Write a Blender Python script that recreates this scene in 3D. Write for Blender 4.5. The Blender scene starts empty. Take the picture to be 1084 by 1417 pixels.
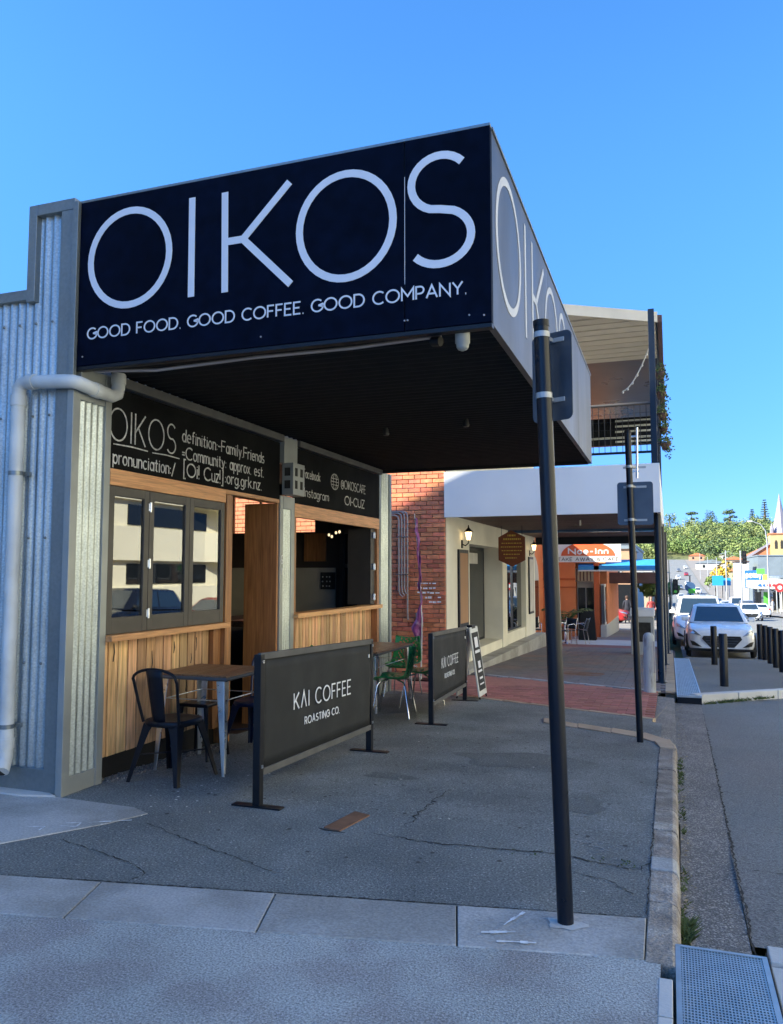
import bpy, bmesh, math, random
from mathutils import Vector, Matrix
from mathutils.bvhtree import BVHTree
random.seed(7)
PI = math.pi
scene = bpy.context.scene
COL = scene.collection

# ------------------------------------------------------------------ camera, sky, sun, exposure
EYE = 1.55
cam_d = bpy.data.cameras.new('camera'); cam = bpy.data.objects.new('camera', cam_d); COL.objects.link(cam)
cam_d.sensor_fit = 'HORIZONTAL'; cam_d.sensor_width = 36.0; cam_d.lens = 36.0 * 1085.0 / 1084.0
cam_d.clip_start = 0.05; cam_d.clip_end = 6000
cam.location = (0, 0, EYE)
cam.rotation_euler = (math.radians(90 + 4.4007), 0, math.radians(19.4366))
scene.camera = cam
SUN_AZ = (-0.82, -0.57)          # horizontal direction towards the sun
SUN_EL = math.atan(0.65)
world = bpy.data.worlds.new('World'); scene.world = world; world.use_nodes = True
wn = world.node_tree.nodes; wl = world.node_tree.links
sky = wn.new('ShaderNodeTexSky'); sky.sky_type = 'NISHITA'; sky.sun_disc = False
sky.sun_elevation = SUN_EL; sky.sun_rotation = math.atan2(SUN_AZ[0], SUN_AZ[1])
sky.air_density = 1.15; sky.dust_density = 0.1; sky.ozone_density = 3.2; sky.altitude = 300
bg = wn['Background']; bg.inputs['Strength'].default_value = 0.12
hs = wn.new('ShaderNodeHueSaturation'); hs.inputs['Saturation'].default_value = 1.15; hs.inputs['Value'].default_value = 1.0
wl.new(sky.outputs['Color'], hs.inputs['Color']); 
tcw = wn.new('ShaderNodeTexCoord'); sxw = wn.new('ShaderNodeSeparateXYZ'); wl.new(tcw.outputs['Generated'], sxw.inputs[0])
mrw = wn.new('ShaderNodeMapRange'); mrw.interpolation_type = 'SMOOTHSTEP'; mrw.inputs['From Min'].default_value = -.05; mrw.inputs['From Max'].default_value = .55
wl.new(sxw.outputs['Z'], mrw.inputs['Value'])
gr = wn.new('ShaderNodeMix'); gr.data_type = 'RGBA'; gr.inputs[6].default_value = (.125,.235,.60,1); gr.inputs[7].default_value = (.39,.60,.76,1); wl.new(mrw.outputs[0], gr.inputs[0])
mx = wn.new('ShaderNodeMix'); mx.data_type = 'RGBA'; mx.blend_type = 'MULTIPLY'; mx.inputs[0].default_value = 1
wl.new(hs.outputs['Color'], mx.inputs[6]); wl.new(gr.outputs[2], mx.inputs[7]); wl.new(mx.outputs[2], bg.inputs['Color'])
sun_d = bpy.data.lights.new('sun', 'SUN'); sun = bpy.data.objects.new('sun', sun_d); COL.objects.link(sun)
sun_d.energy = 4.0; sun_d.angle = math.radians(0.5); sun_d.color = (1.0, 0.95, 0.80)
sd = Vector((SUN_AZ[0], SUN_AZ[1], 0)).normalized() * math.cos(SUN_EL) + Vector((0, 0, math.sin(SUN_EL)))
sun.rotation_euler = sd.to_track_quat('Z', 'Y').to_euler(); sun.location = (0, 0, 60)
vs = scene.view_settings; vs.view_transform = 'Standard'; vs.look = 'None'; vs.gamma = 1.0
vs.exposure = 2.0; vs.use_curve_mapping = False

# ------------------------------------------------------------------ terrain profile
_P = [(-400, 0), (4.8, 0), (100, -3.33), (150, -4.6), (220, -5), (300, -2.5), (420, 3), (560, 9.5), (650, 12), (900, 43), (1200, 50), (3000, 30)]
def gz(y):
    for (a, za), (b, zb) in zip(_P, _P[1:]):
        if y <= b: return za + (zb - za) * (y - a) / (b - a)
    return _P[-1][1]

# ------------------------------------------------------------------ mesh builder
class MB:
    def __init__(s): s.v = []; s.f = []; s.sm = []
    def add(s, vs, fs, smooth=False):
        n = len(s.v); s.v += [tuple(p) for p in vs]
        for f in fs: s.f.append([i + n for i in f]); s.sm.append(smooth)
        return s
    def box(s, x0, x1, y0, y1, z0, z1):
        return s.add([(x0,y0,z0),(x1,y0,z0),(x1,y1,z0),(x0,y1,z0),(x0,y0,z1),(x1,y0,z1),(x1,y1,z1),(x0,y1,z1)],
              [(0,3,2,1),(4,5,6,7),(0,1,5,4),(1,2,6,5),(2,3,7,6),(3,0,4,7)])
    def slab(s, pts, n):      # polygon extruded by vector n
        pts = [Vector(p) for p in pts]; n = Vector(n); k = len(pts)
        vs = pts + [p + n for p in pts]
        return s.add(vs, [tuple(range(k))[::-1], tuple(range(k, 2*k))] + [(i, (i+1) % k, k + (i+1) % k, k + i) for i in range(k)])
    def tube(s, pts, r, seg=8, cap=True, smooth=True):
        pts = [Vector(p) for p in pts]; rs = r if isinstance(r, (list, tuple)) else [r] * len(pts)
        base = len(s.v); t0 = (pts[1] - pts[0]).normalized()
        ref = Vector((0,0,1)) if abs(t0.z) < .9 else Vector((1,0,0))
        n = t0.cross(ref).normalized(); vs = []; fs = []
        for i, p in enumerate(pts):
            if i == 0: t = t0
            elif i == len(pts) - 1: t = (pts[i] - pts[i-1]).normalized()
            else: t = ((pts[i+1] - p).normalized() + (p - pts[i-1]).normalized()).normalized()
            n = (n - t * n.dot(t)).normalized(); b = t.cross(n)
            for k in range(seg):
                a = 2 * PI * k / seg; vs.append(p + (n * math.cos(a) + b * math.sin(a)) * rs[i])
        for i in range(len(pts) - 1):
            for k in range(seg):
                k2 = (k + 1) % seg; fs.append((i*seg+k, i*seg+k2, (i+1)*seg+k2, (i+1)*seg+k))
        s.add(vs, fs, smooth)
        if cap:
            s.add(vs[:seg], [tuple(range(seg))[::-1]]); s.add(vs[-seg:], [tuple(range(seg))])
        return s
    def lathe(s, c, prof, seg=16, axis='z', smooth=True):
        vs = []; fs = []; c = Vector(c)
        for r, h in prof:
            for k in range(seg):
                a = 2*PI*k/seg; x, y = r*math.cos(a), r*math.sin(a)
                vs.append(c + (Vector((x,y,h)) if axis == 'z' else Vector((h,x,y)) if axis == 'x' else Vector((x,h,y))))
        for i in range(len(prof)-1):
            for k in range(seg):
                k2 = (k+1) % seg; fs.append((i*seg+k, i*seg+k2, (i+1)*seg+k2, (i+1)*seg+k))
        s.add(vs, fs, smooth)
        s.add(vs[:seg], [tuple(range(seg))[::-1]]); s.add(vs[-seg:], [tuple(range(seg))])
        return s
    def grid(s, fn, nu, nv, smooth=True, skip=None):
        vs = [fn(i/nu, j/nv) for j in range(nv+1) for i in range(nu+1)]
        fs = [(j*(nu+1)+i, j*(nu+1)+i+1, (j+1)*(nu+1)+i+1, (j+1)*(nu+1)+i) for j in range(nv) for i in range(nu) if not (skip and skip(i, j))]
        return s.add(vs, fs, smooth)
    def corrug(s, o, u, lu, v, lv, n, pitch=.076, amp=.0135):
        o, u, v, n = map(Vector, (o, u, v, n)); k = max(2, int(lu / pitch * 8))
        return s.grid(lambda a, b: o + u*(a*lu) + v*(b*lv) + n*(amp*math.cos(2*PI*a*lu/pitch)), k, 1)
    def build(s, name, mat, parent=None, bevel=0, solid=0, recalc=True):
        me = bpy.data.meshes.new(name)
        org = Vector((0,0,0)); p = parent
        while p is not None: org = org + p.location; p = p.parent
        me.from_pydata([(a-org.x, b-org.y, c-org.z) for a, b, c in s.v], [], s.f)
        me.polygons.foreach_set('use_smooth', s.sm)
        if recalc:
            bm = bmesh.new(); bm.from_mesh(me)
            bmesh.ops.recalc_face_normals(bm, faces=bm.faces[:]); bm.to_mesh(me); bm.free()
        me.materials.append(mat); me.update()
        o = bpy.data.objects.new(name, me); COL.objects.link(o)
        if parent is not None: o.parent = parent
        if bevel:
            m = o.modifiers.new('bevel', 'BEVEL'); m.width = bevel; m.segments = 2; m.limit_method = 'ANGLE'
        if solid:
            m = o.modifiers.new('solid', 'SOLIDIFY'); m.thickness = solid; m.offset = 0
        return o

def tag(o, label=None, cat=None, group=None, kind=None):
    if label: o['label'] = label
    if cat: o['category'] = cat
    if group: o['group'] = group
    if kind: o['kind'] = kind
    return o
def thing(name, label, cat, loc=(0,0,0), group=None):
    o = bpy.data.objects.new(name, None); o.empty_display_size = .2; COL.objects.link(o); o.location = loc
    return tag(o, label, cat, group)
def copy_tree(o, parent=None):
    c = o.copy(); COL.objects.link(c); c.parent = parent
    for ch in list(o.children): copy_tree(ch, c)
    return c
def dup(root, loc, rotz=0, label=None, group=None):
    c = copy_tree(root); c.location = loc; c.rotation_euler = (0,0,rotz)
    if label: c['label'] = label
    if group: c['group'] = group
    return c
def piece(name, mesh, parent, loc, rot=(0,0,0), sc=(1,1,1)):
    o = bpy.data.objects.new(name, mesh); COL.objects.link(o); o.parent = parent
    org = Vector((0,0,0)); p = parent
    while p is not None: org = org + p.location; p = p.parent
    o.location = Vector(loc) - org; o.rotation_euler = rot; o.scale = sc
    return o
def unit_box_mesh(name, sx, sy, sz, mat, ch=.004):
    bm = bmesh.new(); bmesh.ops.create_cube(bm, size=1)
    for v in bm.verts: v.co = Vector((v.co.x*sx, v.co.y*sy, v.co.z*sz))
    bmesh.ops.bevel(bm, geom=[e for e in bm.edges], offset=ch, segments=1, affect='EDGES')
    me = bpy.data.meshes.new(name); bm.to_mesh(me); bm.free(); me.materials.append(mat); return me

# ------------------------------------------------------------------ materials
def mat(name, col, rough=.6, metal=0, var=.12, vs=3.0, bump=0, bs=40, col2=None, c2s=8, c2lo=.45, c2hi=.6, rnd=0, spec=.5, stretch=None, spangle=0, emit=None, coat=0, speck=None, distort=0, fine=None):
    m = bpy.data.materials.new(name); m.use_nodes = True; nt = m.node_tree; N = nt.nodes; L = nt.links
    p = N['Principled BSDF']; p.inputs['Roughness'].default_value = rough; p.inputs['Metallic'].default_value = metal
    p.inputs['Specular IOR Level'].default_value = spec
    if coat: p.inputs['Coat Weight'].default_value = coat; p.inputs['Coat Roughness'].default_value = .05
    tc = N.new('ShaderNodeTexCoord'); mp = N.new('ShaderNodeMapping'); L.new(tc.outputs['Object'], mp.inputs['Vector'])
    if stretch: mp.inputs['Scale'].default_value = stretch
    vec = mp.outputs['Vector']
    if rnd:
        oi = N.new('ShaderNodeObjectInfo'); add = N.new('ShaderNodeVectorMath'); add.operation = 'ADD'
        mu = N.new('ShaderNodeMath'); mu.operation = 'MULTIPLY'; mu.inputs[1].default_value = 37.0; L.new(oi.outputs['Random'], mu.inputs[0])
        L.new(vec, add.inputs[0]); L.new(mu.outputs[0], add.inputs[1]); vec = add.outputs[0]
    def noise(scale, det=6):
        n = N.new('ShaderNodeTexNoise'); n.inputs['Scale'].default_value = scale; n.inputs['Detail'].default_value = det
        n.inputs['Distortion'].default_value = distort
        L.new(vec, n.inputs['Vector']); return n
    rgb = N.new('ShaderNodeRGB'); rgb.outputs[0].default_value = (*col, 1); cur = rgb.outputs[0]
    def mixc(fac, a, b, mode='MIX'):
        x = N.new('ShaderNodeMix'); x.data_type = 'RGBA'; x.blend_type = mode
        if isinstance(fac, float): x.inputs[0].default_value = fac
        else: L.new(fac, x.inputs[0])
        L.new(a, x.inputs[6])
        if isinstance(b, tuple): x.inputs[7].default_value = (*b, 1)
        else: L.new(b, x.inputs[7])
        return x.outputs[2]
    def ramp(src, lo, hi):
        r = N.new('ShaderNodeMapRange'); r.inputs['From Min'].default_value = lo; r.inputs['From Max'].default_value = hi; L.new(src, r.inputs['Value']); return r.outputs[0]
    if col2: cur = mixc(ramp(noise(c2s).outputs['Fac'], c2lo, c2hi), cur, col2)
    if speck:
        scol, ssc, th = speck
        vo = N.new('ShaderNodeTexVoronoi'); vo.inputs['Scale'].default_value = ssc; L.new(vec, vo.inputs['Vector'])
        sp = N.new('ShaderNodeSeparateColor'); L.new(vo.outputs['Color'], sp.inputs[0])
        cur = mixc(ramp(sp.outputs[0], th, th + .05), cur, scol)
    if spangle:
        vo = N.new('ShaderNodeTexVoronoi'); vo.inputs['Scale'].default_value = spangle; L.new(vec, vo.inputs['Vector'])
        sp = N.new('ShaderNodeSeparateColor'); L.new(vo.outputs['Color'], sp.inputs[0])
        r = N.new('ShaderNodeMapRange'); r.inputs['To Min'].default_value = .55; r.inputs['To Max'].default_value = 1.25; L.new(sp.outputs[0], r.inputs['Value'])
        h = N.new('ShaderNodeHueSaturation'); L.new(cur, h.inputs['Color']); L.new(r.outputs[0], h.inputs['Value']); cur = h.outputs[0]
    if var:
        r = N.new('ShaderNodeMapRange'); r.inputs['From Min'].default_value = .3; r.inputs['From Max'].default_value = .7
        r.inputs['To Min'].default_value = 1 - var; r.inputs['To Max'].default_value = 1 + var; L.new(noise(vs).outputs['Fac'], r.inputs['Value'])
        h = N.new('ShaderNodeHueSaturation'); L.new(cur, h.inputs['Color']); L.new(r.outputs[0], h.inputs['Value']); cur = h.outputs[0]
        rr = N.new('ShaderNodeMapRange'); rr.inputs['To Min'].default_value = max(0, rough - .12); rr.inputs['To Max'].default_value = min(1, rough + .12)
        L.new(noise(vs * 2.3).outputs['Fac'], rr.inputs['Value']); L.new(rr.outputs[0], p.inputs['Roughness'])
    if fine:
        r = N.new('ShaderNodeMapRange'); r.inputs['From Min'].default_value = .3; r.inputs['From Max'].default_value = .7
        r.inputs['To Min'].default_value = 1 - fine[1]; r.inputs['To Max'].default_value = 1 + fine[1]; L.new(noise(fine[0], 3).outputs['Fac'], r.inputs['Value'])
        h = N.new('ShaderNodeHueSaturation'); L.new(cur, h.inputs['Color']); L.new(r.outputs[0], h.inputs['Value']); cur = h.outputs[0]
    if rnd:
        r = N.new('ShaderNodeMapRange'); r.inputs['To Min'].default_value = 1 - rnd; r.inputs['To Max'].default_value = 1 + rnd; L.new(oi.outputs['Random'], r.inputs['Value'])
        h = N.new('ShaderNodeHueSaturation'); L.new(cur, h.inputs['Color']); L.new(r.outputs[0], h.inputs['Value'])
        wn_ = N.new('ShaderNodeTexWhiteNoise'); wn_.noise_dimensions = '1D'; L.new(oi.outputs['Random'], wn_.inputs['W'])
        hr = N.new('ShaderNodeMapRange'); hr.inputs['To Min'].default_value = .5 - rnd*.035; hr.inputs['To Max'].default_value = .5 + rnd*.035
        L.new(wn_.outputs['Value'], hr.inputs['Value']); L.new(hr.outputs[0], h.inputs['Hue']); cur = h.outputs[0]
    L.new(cur, p.inputs['Base Color'])
    if bump:
        b = N.new('ShaderNodeBump'); b.inputs['Strength'].default_value = bump; b.inputs['Distance'].default_value = .01
        L.new(noise(bs, 8).outputs['Fac'], b.inputs['Height']); L.new(b.outputs[0], p.inputs['Normal'])
    if emit:
        p.inputs['Emission Color'].default_value = (*emit[0], 1); p.inputs['Emission Strength'].default_value = emit[1]
    return m
def wood(name, col, dark, sc=(30, 30, 1.6), rough=.5, rnd=.3):
    return mat(name, col, rough, 0, .22, 2.5, .25, 30, col2=dark, c2s=1.6, c2lo=.42, c2hi=.72, rnd=rnd, stretch=sc, distort=.6)
def glass(name, tint=(.02,.025,.028), ior=1.8, rough=.0, trans=.0):
    m = bpy.data.materials.new(name); m.use_nodes = True; nt = m.node_tree; N = nt.nodes; L = nt.links
    for n in list(N): N.remove(n)
    out = N.new('ShaderNodeOutputMaterial'); mix = N.new('ShaderNodeMixShader'); fr = N.new('ShaderNodeFresnel'); fr.inputs['IOR'].default_value = ior
    gl = N.new('ShaderNodeBsdfGlossy'); gl.inputs['Roughness'].default_value = rough; gl.inputs['Color'].default_value = (.95,.97,1,1)
    if trans:
        a = N.new('ShaderNodeBsdfTransparent'); a.inputs['Color'].default_value = (trans, trans, trans*.98, 1)
    else:
        a = N.new('ShaderNodeBsdfDiffuse'); a.inputs['Color'].default_value = (*tint, 1)
    L.new(fr.outputs[0], mix.inputs[0]); L.new(a.outputs[0], mix.inputs[1]); L.new(gl.outputs[0], mix.inputs[2]); L.new(mix.outputs[0], out.inputs[0])
    return m
M = {}
M['path'] = mat('asphalt_footpath', (.160,.176,.172), .85, var=.22, vs=1.3, bump=.9, bs=160, col2=(.205,.222,.215), c2s=1.1, speck=((.36,.355,.34), 150, .93), fine=(85,.55))
M['fore'] = mat('worn_asphalt', (.38,.39,.37), .85, var=.18, vs=1.1, bump=.45, bs=140, col2=(.31,.295,.28), c2s=2.5, speck=((.42,.40,.38), 260, .90), fine=(105,.5))
M['road'] = mat('road_asphalt', (.17,.18,.176), .85, var=.12, vs=.5, bump=.8, bs=120, col2=(.19,.185,.175), c2s=.35, speck=((.22,.22,.21), 200, .90), fine=(80,.45))
M['concrete'] = mat('concrete', (.42,.41,.39), .8, var=.13, vs=1.4, bump=.35, bs=60, col2=(.30,.29,.265), c2s=1.7, rnd=.08, fine=(80,.2))
M['concrete_pale'] = mat('pale_concrete', (.56,.55,.52), .8, var=.1, vs=2, bump=.3, bs=50, rnd=.05)
M['kerb'] = mat('kerb_stone', (.24,.205,.17), .9, var=.3, vs=5, bump=1, bs=45, col2=(.32,.29,.25), c2s=6, rnd=.2, fine=(110,.4))
M['kerb_sun_warm'] = mat('kerb_sun_warm', (.42,.32,.22), .9, var=.16, vs=4, bump=.7, bs=45, rnd=.1)  # warm sunlight on the kerb return put into the stone colour; edgings share it
M['gutter'] = mat('gutter_aggregate', (.15,.14,.13), .85, var=.2, vs=2.5, bump=1.0, bs=90, speck=((.34,.31,.27), 120, .72), fine=(110,.5))
M['red_paver'] = mat('red_paver', (.36,.135,.10), .8, var=.15, vs=8, bump=.4, bs=60, rnd=.24)
M['grey_paver'] = mat('grey_paver', (.20,.18,.175), .8, var=.15, vs=5, bump=.4, bs=60, col2=(.28,.18,.155), c2s=.6, rnd=.2)
M['sand'] = mat('paver_bedding', (.10,.08,.07), .95, var=.2, vs=9)
M['brick'] = mat('red_brick', (.62,.21,.105), .85, var=.2, vs=9, bump=.6, bs=55, col2=(.44,.14,.085), c2s=5, c2lo=.5, c2hi=.75, rnd=.3)
M['mortar'] = mat('mortar', (.40,.28,.21), .95, var=.15, vs=8, bump=.5, bs=60)
M['galv'] = mat('galvanised_sheet', (.42,.47,.48), .38, .7, .16, 1.2, fine=(75,.22))
M['flash'] = mat('galvanised_flashing', (.24,.27,.275), .38, .6, .12, 1.5, fine=(40,.07))
M['flash_warm'] = mat('cream_flashing', (.31,.33,.32), .45, .3, .12, 3)
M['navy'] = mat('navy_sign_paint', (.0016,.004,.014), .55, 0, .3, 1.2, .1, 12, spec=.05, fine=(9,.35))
M['navy_side'] = mat('sheen_grey_navy_paint', (.075,.078,.085), .42, .25, .22, .9, .12, 9, stretch=(1,1,.35), col2=(.10,.10,.105), c2s=2.5)  # greyer copy of the navy, glancing sheen put into the colour
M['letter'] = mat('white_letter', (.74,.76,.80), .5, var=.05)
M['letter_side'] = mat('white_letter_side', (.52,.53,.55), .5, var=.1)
M['black_ceiling'] = mat('black_ceiling', (.0035,.0032,.004), .7, 0, .2, 3)
M['black'] = mat('black_metal', (.006,.007,.010), .42, 0, .2, 6, spec=.3)
M['polepaint'] = mat('dark_pole_paint', (.004,.007,.014), .32, 0, .15, 5, spec=.35)
M['chair_paint'] = mat('matte_black_chair', (.004,.005,.010), .42, 0, .2, 9, spec=.3)
M['blue_chair'] = mat('dark_blue_chair', (.012,.022,.06), .4, 0, .2, 9)
M['steel'] = mat('brushed_steel', (.80,.82,.84), .30, 1, .12, 6)
M['chrome'] = mat('chrome', (.75,.76,.78), .12, 1, .05, 6)
M['grate'] = mat('galvanised_grate', (.52,.52,.50), .4, .7, .12, 9)
M['pvc'] = mat('white_pvc', (.60,.62,.60), .45, 0, .12, 3, col2=(.44,.44,.41), c2s=4, c2lo=.55, c2hi=.8)
M['plank'] = wood('timber_cladding', (.76,.46,.24), (.46,.25,.11), (26,26,1.5), .5, .34)
M['sill'] = wood('timber_sill', (.66,.35,.15), (.50,.245,.10), (26,1.5,26), .42, .12)
M['jamb'] = wood('timber_jamb', (.38,.17,.06), (.25,.10,.035), (26,26,1.3), .4, .12)
M['table_wood'] = wood('table_timber', (.22,.115,.055), (.11,.06,.03), (26,2,26), .38, .15)
M['chalkboard'] = mat('chalkboard', (.004,.0045,.005), .75, 0, .35, 2, col2=(.008,.009,.009), c2s=1.3, spec=.1)
M['chalk'] = mat('chalk', (.55,.55,.53), .9, 0, .35, 30)
M['frame'] = mat('charcoal_frame', (.055,.050,.046), .45, 0, .12, 4)
M['window'] = glass('window_glass', ior=2.7, trans=.75)
M['dark_glass'] = glass('dark_window_glass', (.012,.015,.018), ior=1.5)
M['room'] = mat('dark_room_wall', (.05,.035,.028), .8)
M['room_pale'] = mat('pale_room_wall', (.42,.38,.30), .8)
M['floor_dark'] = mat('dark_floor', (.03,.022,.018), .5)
M['render_cream'] = mat('cream_render', (.84,.81,.69), .85, var=.08, vs=1.5, bump=.2, bs=25)
M['render_white'] = mat('white_fascia', (.80,.79,.77), .6, var=.05, vs=.8)
M['render_grey'] = mat('grey_render', (.42,.43,.42), .85, var=.1, vs=1.2)
M['soffit'] = mat('brown_soffit', (.085,.042,.034), .6, var=.2, vs=3, rnd=.2)
M['roof_board'] = mat('cream_soffit', (.58,.53,.44), .6, var=.08, vs=2, rnd=.06)
M['poly'] = mat('bronze_ceiling', (.125,.088,.062), .3, 0, .25, .6)
M['orange'] = mat('orange_render', (.62,.20,.075), .8, var=.08, vs=1.5)
M['orange_dark'] = mat('orange_post', (.45,.10,.03), .7, var=.1)
M['sign_orange'] = mat('sign_orange', (.62,.11,.035), .5, var=.05)
M['sign_white'] = mat('sign_white', (.74,.74,.70), .5, var=.04)
M['blue_awning'] = mat('blue_awning', (.03,.26,.60), .6, var=.08, vs=3)
M['dkwood'] = mat('dark_wood_sign', (.20,.055,.018), .5, var=.3, vs=6, stretch=(3,3,20))
M['green'] = mat('green_plastic', (.02,.30,.08), .32, 0, .12, 6, spec=.6)
M['purple'] = mat('purple_flag', (.22,.05,.20), .7, 0, .3, 9, col2=(.5,.35,.5), c2s=6, c2lo=.55, c2hi=.7)
M['banner'] = mat('dark_banner', (.008,.010,.012), .75, 0, .15, 2, .15, 220)
M['banner_rail'] = mat('grey_banner_rail', (.085,.085,.085), .7, 0, .2, 5)
M['postwood'] = mat('weathered_white_post', (.45,.45,.43), .85, 0, .2, 3, .6, 30, col2=(.20,.19,.18), c2s=4, c2lo=.52, c2hi=.66, stretch=(3,3,.6))
M['crack'] = mat('crack_fill', (.030,.029,.027), 1, var=.3, vs=12)
M['paint_white'] = mat('white_road_paint', (.75,.76,.76), .8, var=.3, vs=20)
M['path_patch'] = mat('tar_patch', (.135,.148,.144), .85, var=.22, vs=2, bump=.9, bs=160, speck=((.30,.30,.29), 150, .94), fine=(85,.5))
M['gum'] = mat('gum_spot', (.07,.07,.068), .9)
M['leaf'] = mat('dry_leaf', (.30,.24,.15), .9, var=.4, vs=30)
M['weed'] = mat('weed_green', (.09,.12,.03), .8, var=.4, vs=25)
M['rust'] = mat('rusty_cover', (.22,.11,.06), .75, .2, .25, 8, .3, 30)
M['foliage'] = mat('tree_foliage', (.13,.20,.05), .8, var=.4, vs=.09, col2=(.20,.23,.07), c2s=.05, c2lo=.42, c2hi=.58)
M['foliage_dark'] = mat('dark_foliage', (.055,.09,.035), .8, var=.3, vs=.3)
M['foliage_yellow'] = mat('yellow_foliage', (.42,.28,.03), .8, var=.3, vs=.5)
M['plant_green'] = mat('potted_plant_green', (.06,.12,.03), .6, var=.4, vs=9, col2=(.14,.15,.04), c2s=5)
M['bark'] = mat('bark', (.12,.09,.07), .9, var=.3)
M['pot'] = mat('terracotta_pot', (.22,.09,.05), .8, var=.2, vs=6)
M['grass'] = mat('far_grass', (.12,.13,.045), .95, var=.3, vs=.05)
M['carwhite'] = mat('white_car_paint', (.85,.86,.87), .25, 0, .02, 2, coat=.8)
M['carsilver'] = mat('silver_car_paint', (.36,.37,.38), .3, .5, .02, 2, coat=.7)
M['cargrey'] = mat('grey_car_paint', (.10,.11,.12), .3, .4, .02, 2, coat=.7)
M['carblue'] = mat('blue_car_paint', (.05,.11,.22), .3, .3, .02, 2, coat=.7)
M['carred'] = mat('red_car_paint', (.40,.02,.02), .3, 0, .02, 2, coat=.7)
M['carblack'] = mat('black_car_paint', (.012,.013,.016), .25, 0, .02, 2, coat=.8)
M['carglass'] = glass('car_glass', (.02,.035,.05), ior=2.0)
M['rubber'] = mat('tyre_rubber', (.015,.015,.016), .85)
M['lamp_glass'] = mat('headlamp', (.45,.47,.50), .12, .6, 0)
M['tail'] = mat('tail_lamp', (.35,.02,.015), .3)
M['grille'] = mat('grille_black', (.012,.012,.013), .5)
M['skin'] = mat('skin', (.35,.19,.13), .6)
M['cloth_dark'] = mat('dark_clothes', (.018,.02,.03), .9, var=.3, vs=9)
M['hair'] = mat('brown_hair', (.06,.03,.018), .7)
M['cloth_red'] = mat('red_clothes', (.35,.05,.05), .9)
M['cloth_white'] = mat('pale_clothes', (.55,.53,.50), .9)
M['bulb'] = mat('lit_bulb', (1,.85,.6), .5, emit=((1.0,.78,.45), .35), var=0)
M['lantern_glow'] = mat('lit_lantern', (1,.8,.5), .5, emit=((1.0,.72,.35), 1.2), var=0)
M['rear_glow'] = mat('rear_sun_glow', (.8,.45,.2), .8, emit=((1.0,.50,.20), 1.0), var=.1, vs=6)  # emission stands in for sunlight behind the shop; no object uses it
M['rooftile'] = mat('grey_metal_roof', (.20,.24,.26), .5, .2, .12, .6)
M['spire'] = mat('pale_slate_spire', (.27,.25,.29), .6, .1, .1, .3)
M['churchwall'] = mat('sandstone_church', (.46,.36,.17), .85, var=.12, vs=.5)
M['churchroof'] = mat('orange_tiles', (.48,.16,.07), .8, var=.15, vs=.8)
M['far_concrete'] = mat('sunlit_footpath', (.22,.20,.175), .85, var=.15, vs=.5)
M['shopwhite'] = mat('shop_white', (.50,.49,.45), .7, var=.06, vs=.3)
M['shopcream'] = mat('shop_cream', (.38,.32,.22), .8, var=.08, vs=.3)
M['shoppink'] = mat('pale_orange_wall', (.42,.25,.15), .85, var=.08, vs=.5)
M['billblue'] = mat('billboard_blue', (.02,.13,.55), .5, var=.04)
M['billcyan'] = mat('billboard_cyan', (.02,.28,.50), .5, var=.05)
M['signgreen'] = mat('sign_green', (.10,.50,.06), .5, var=.05)
M['signred'] = mat('sign_red', (.55,.03,.03), .5, var=.05)
M['signyellow'] = mat('sign_yellow', (.75,.55,.08), .5, var=.05)
M['lightpole'] = mat('galvanised_pole', (.42,.43,.43), .5, .4, .08, 3)
M['copper'] = mat('copper_cup', (.35,.16,.08), .3, .8, .2, 20)
M['opposite'] = mat('opposite_building_render', (.78,.72,.52), .85, var=.05, vs=.4)
M['paper'] = mat('paper', (.65,.63,.58), .8)
M['conduit'] = mat('grey_conduit', (.36,.32,.31), .45, .2, .1, 4)
M['mesh_wire'] = mat('galvanised_wire', (.25,.25,.25), .5, .4, 0)
M['signback'] = mat('sign_back', (.075,.09,.11), .35, .4, .3, 2.5)

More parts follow.
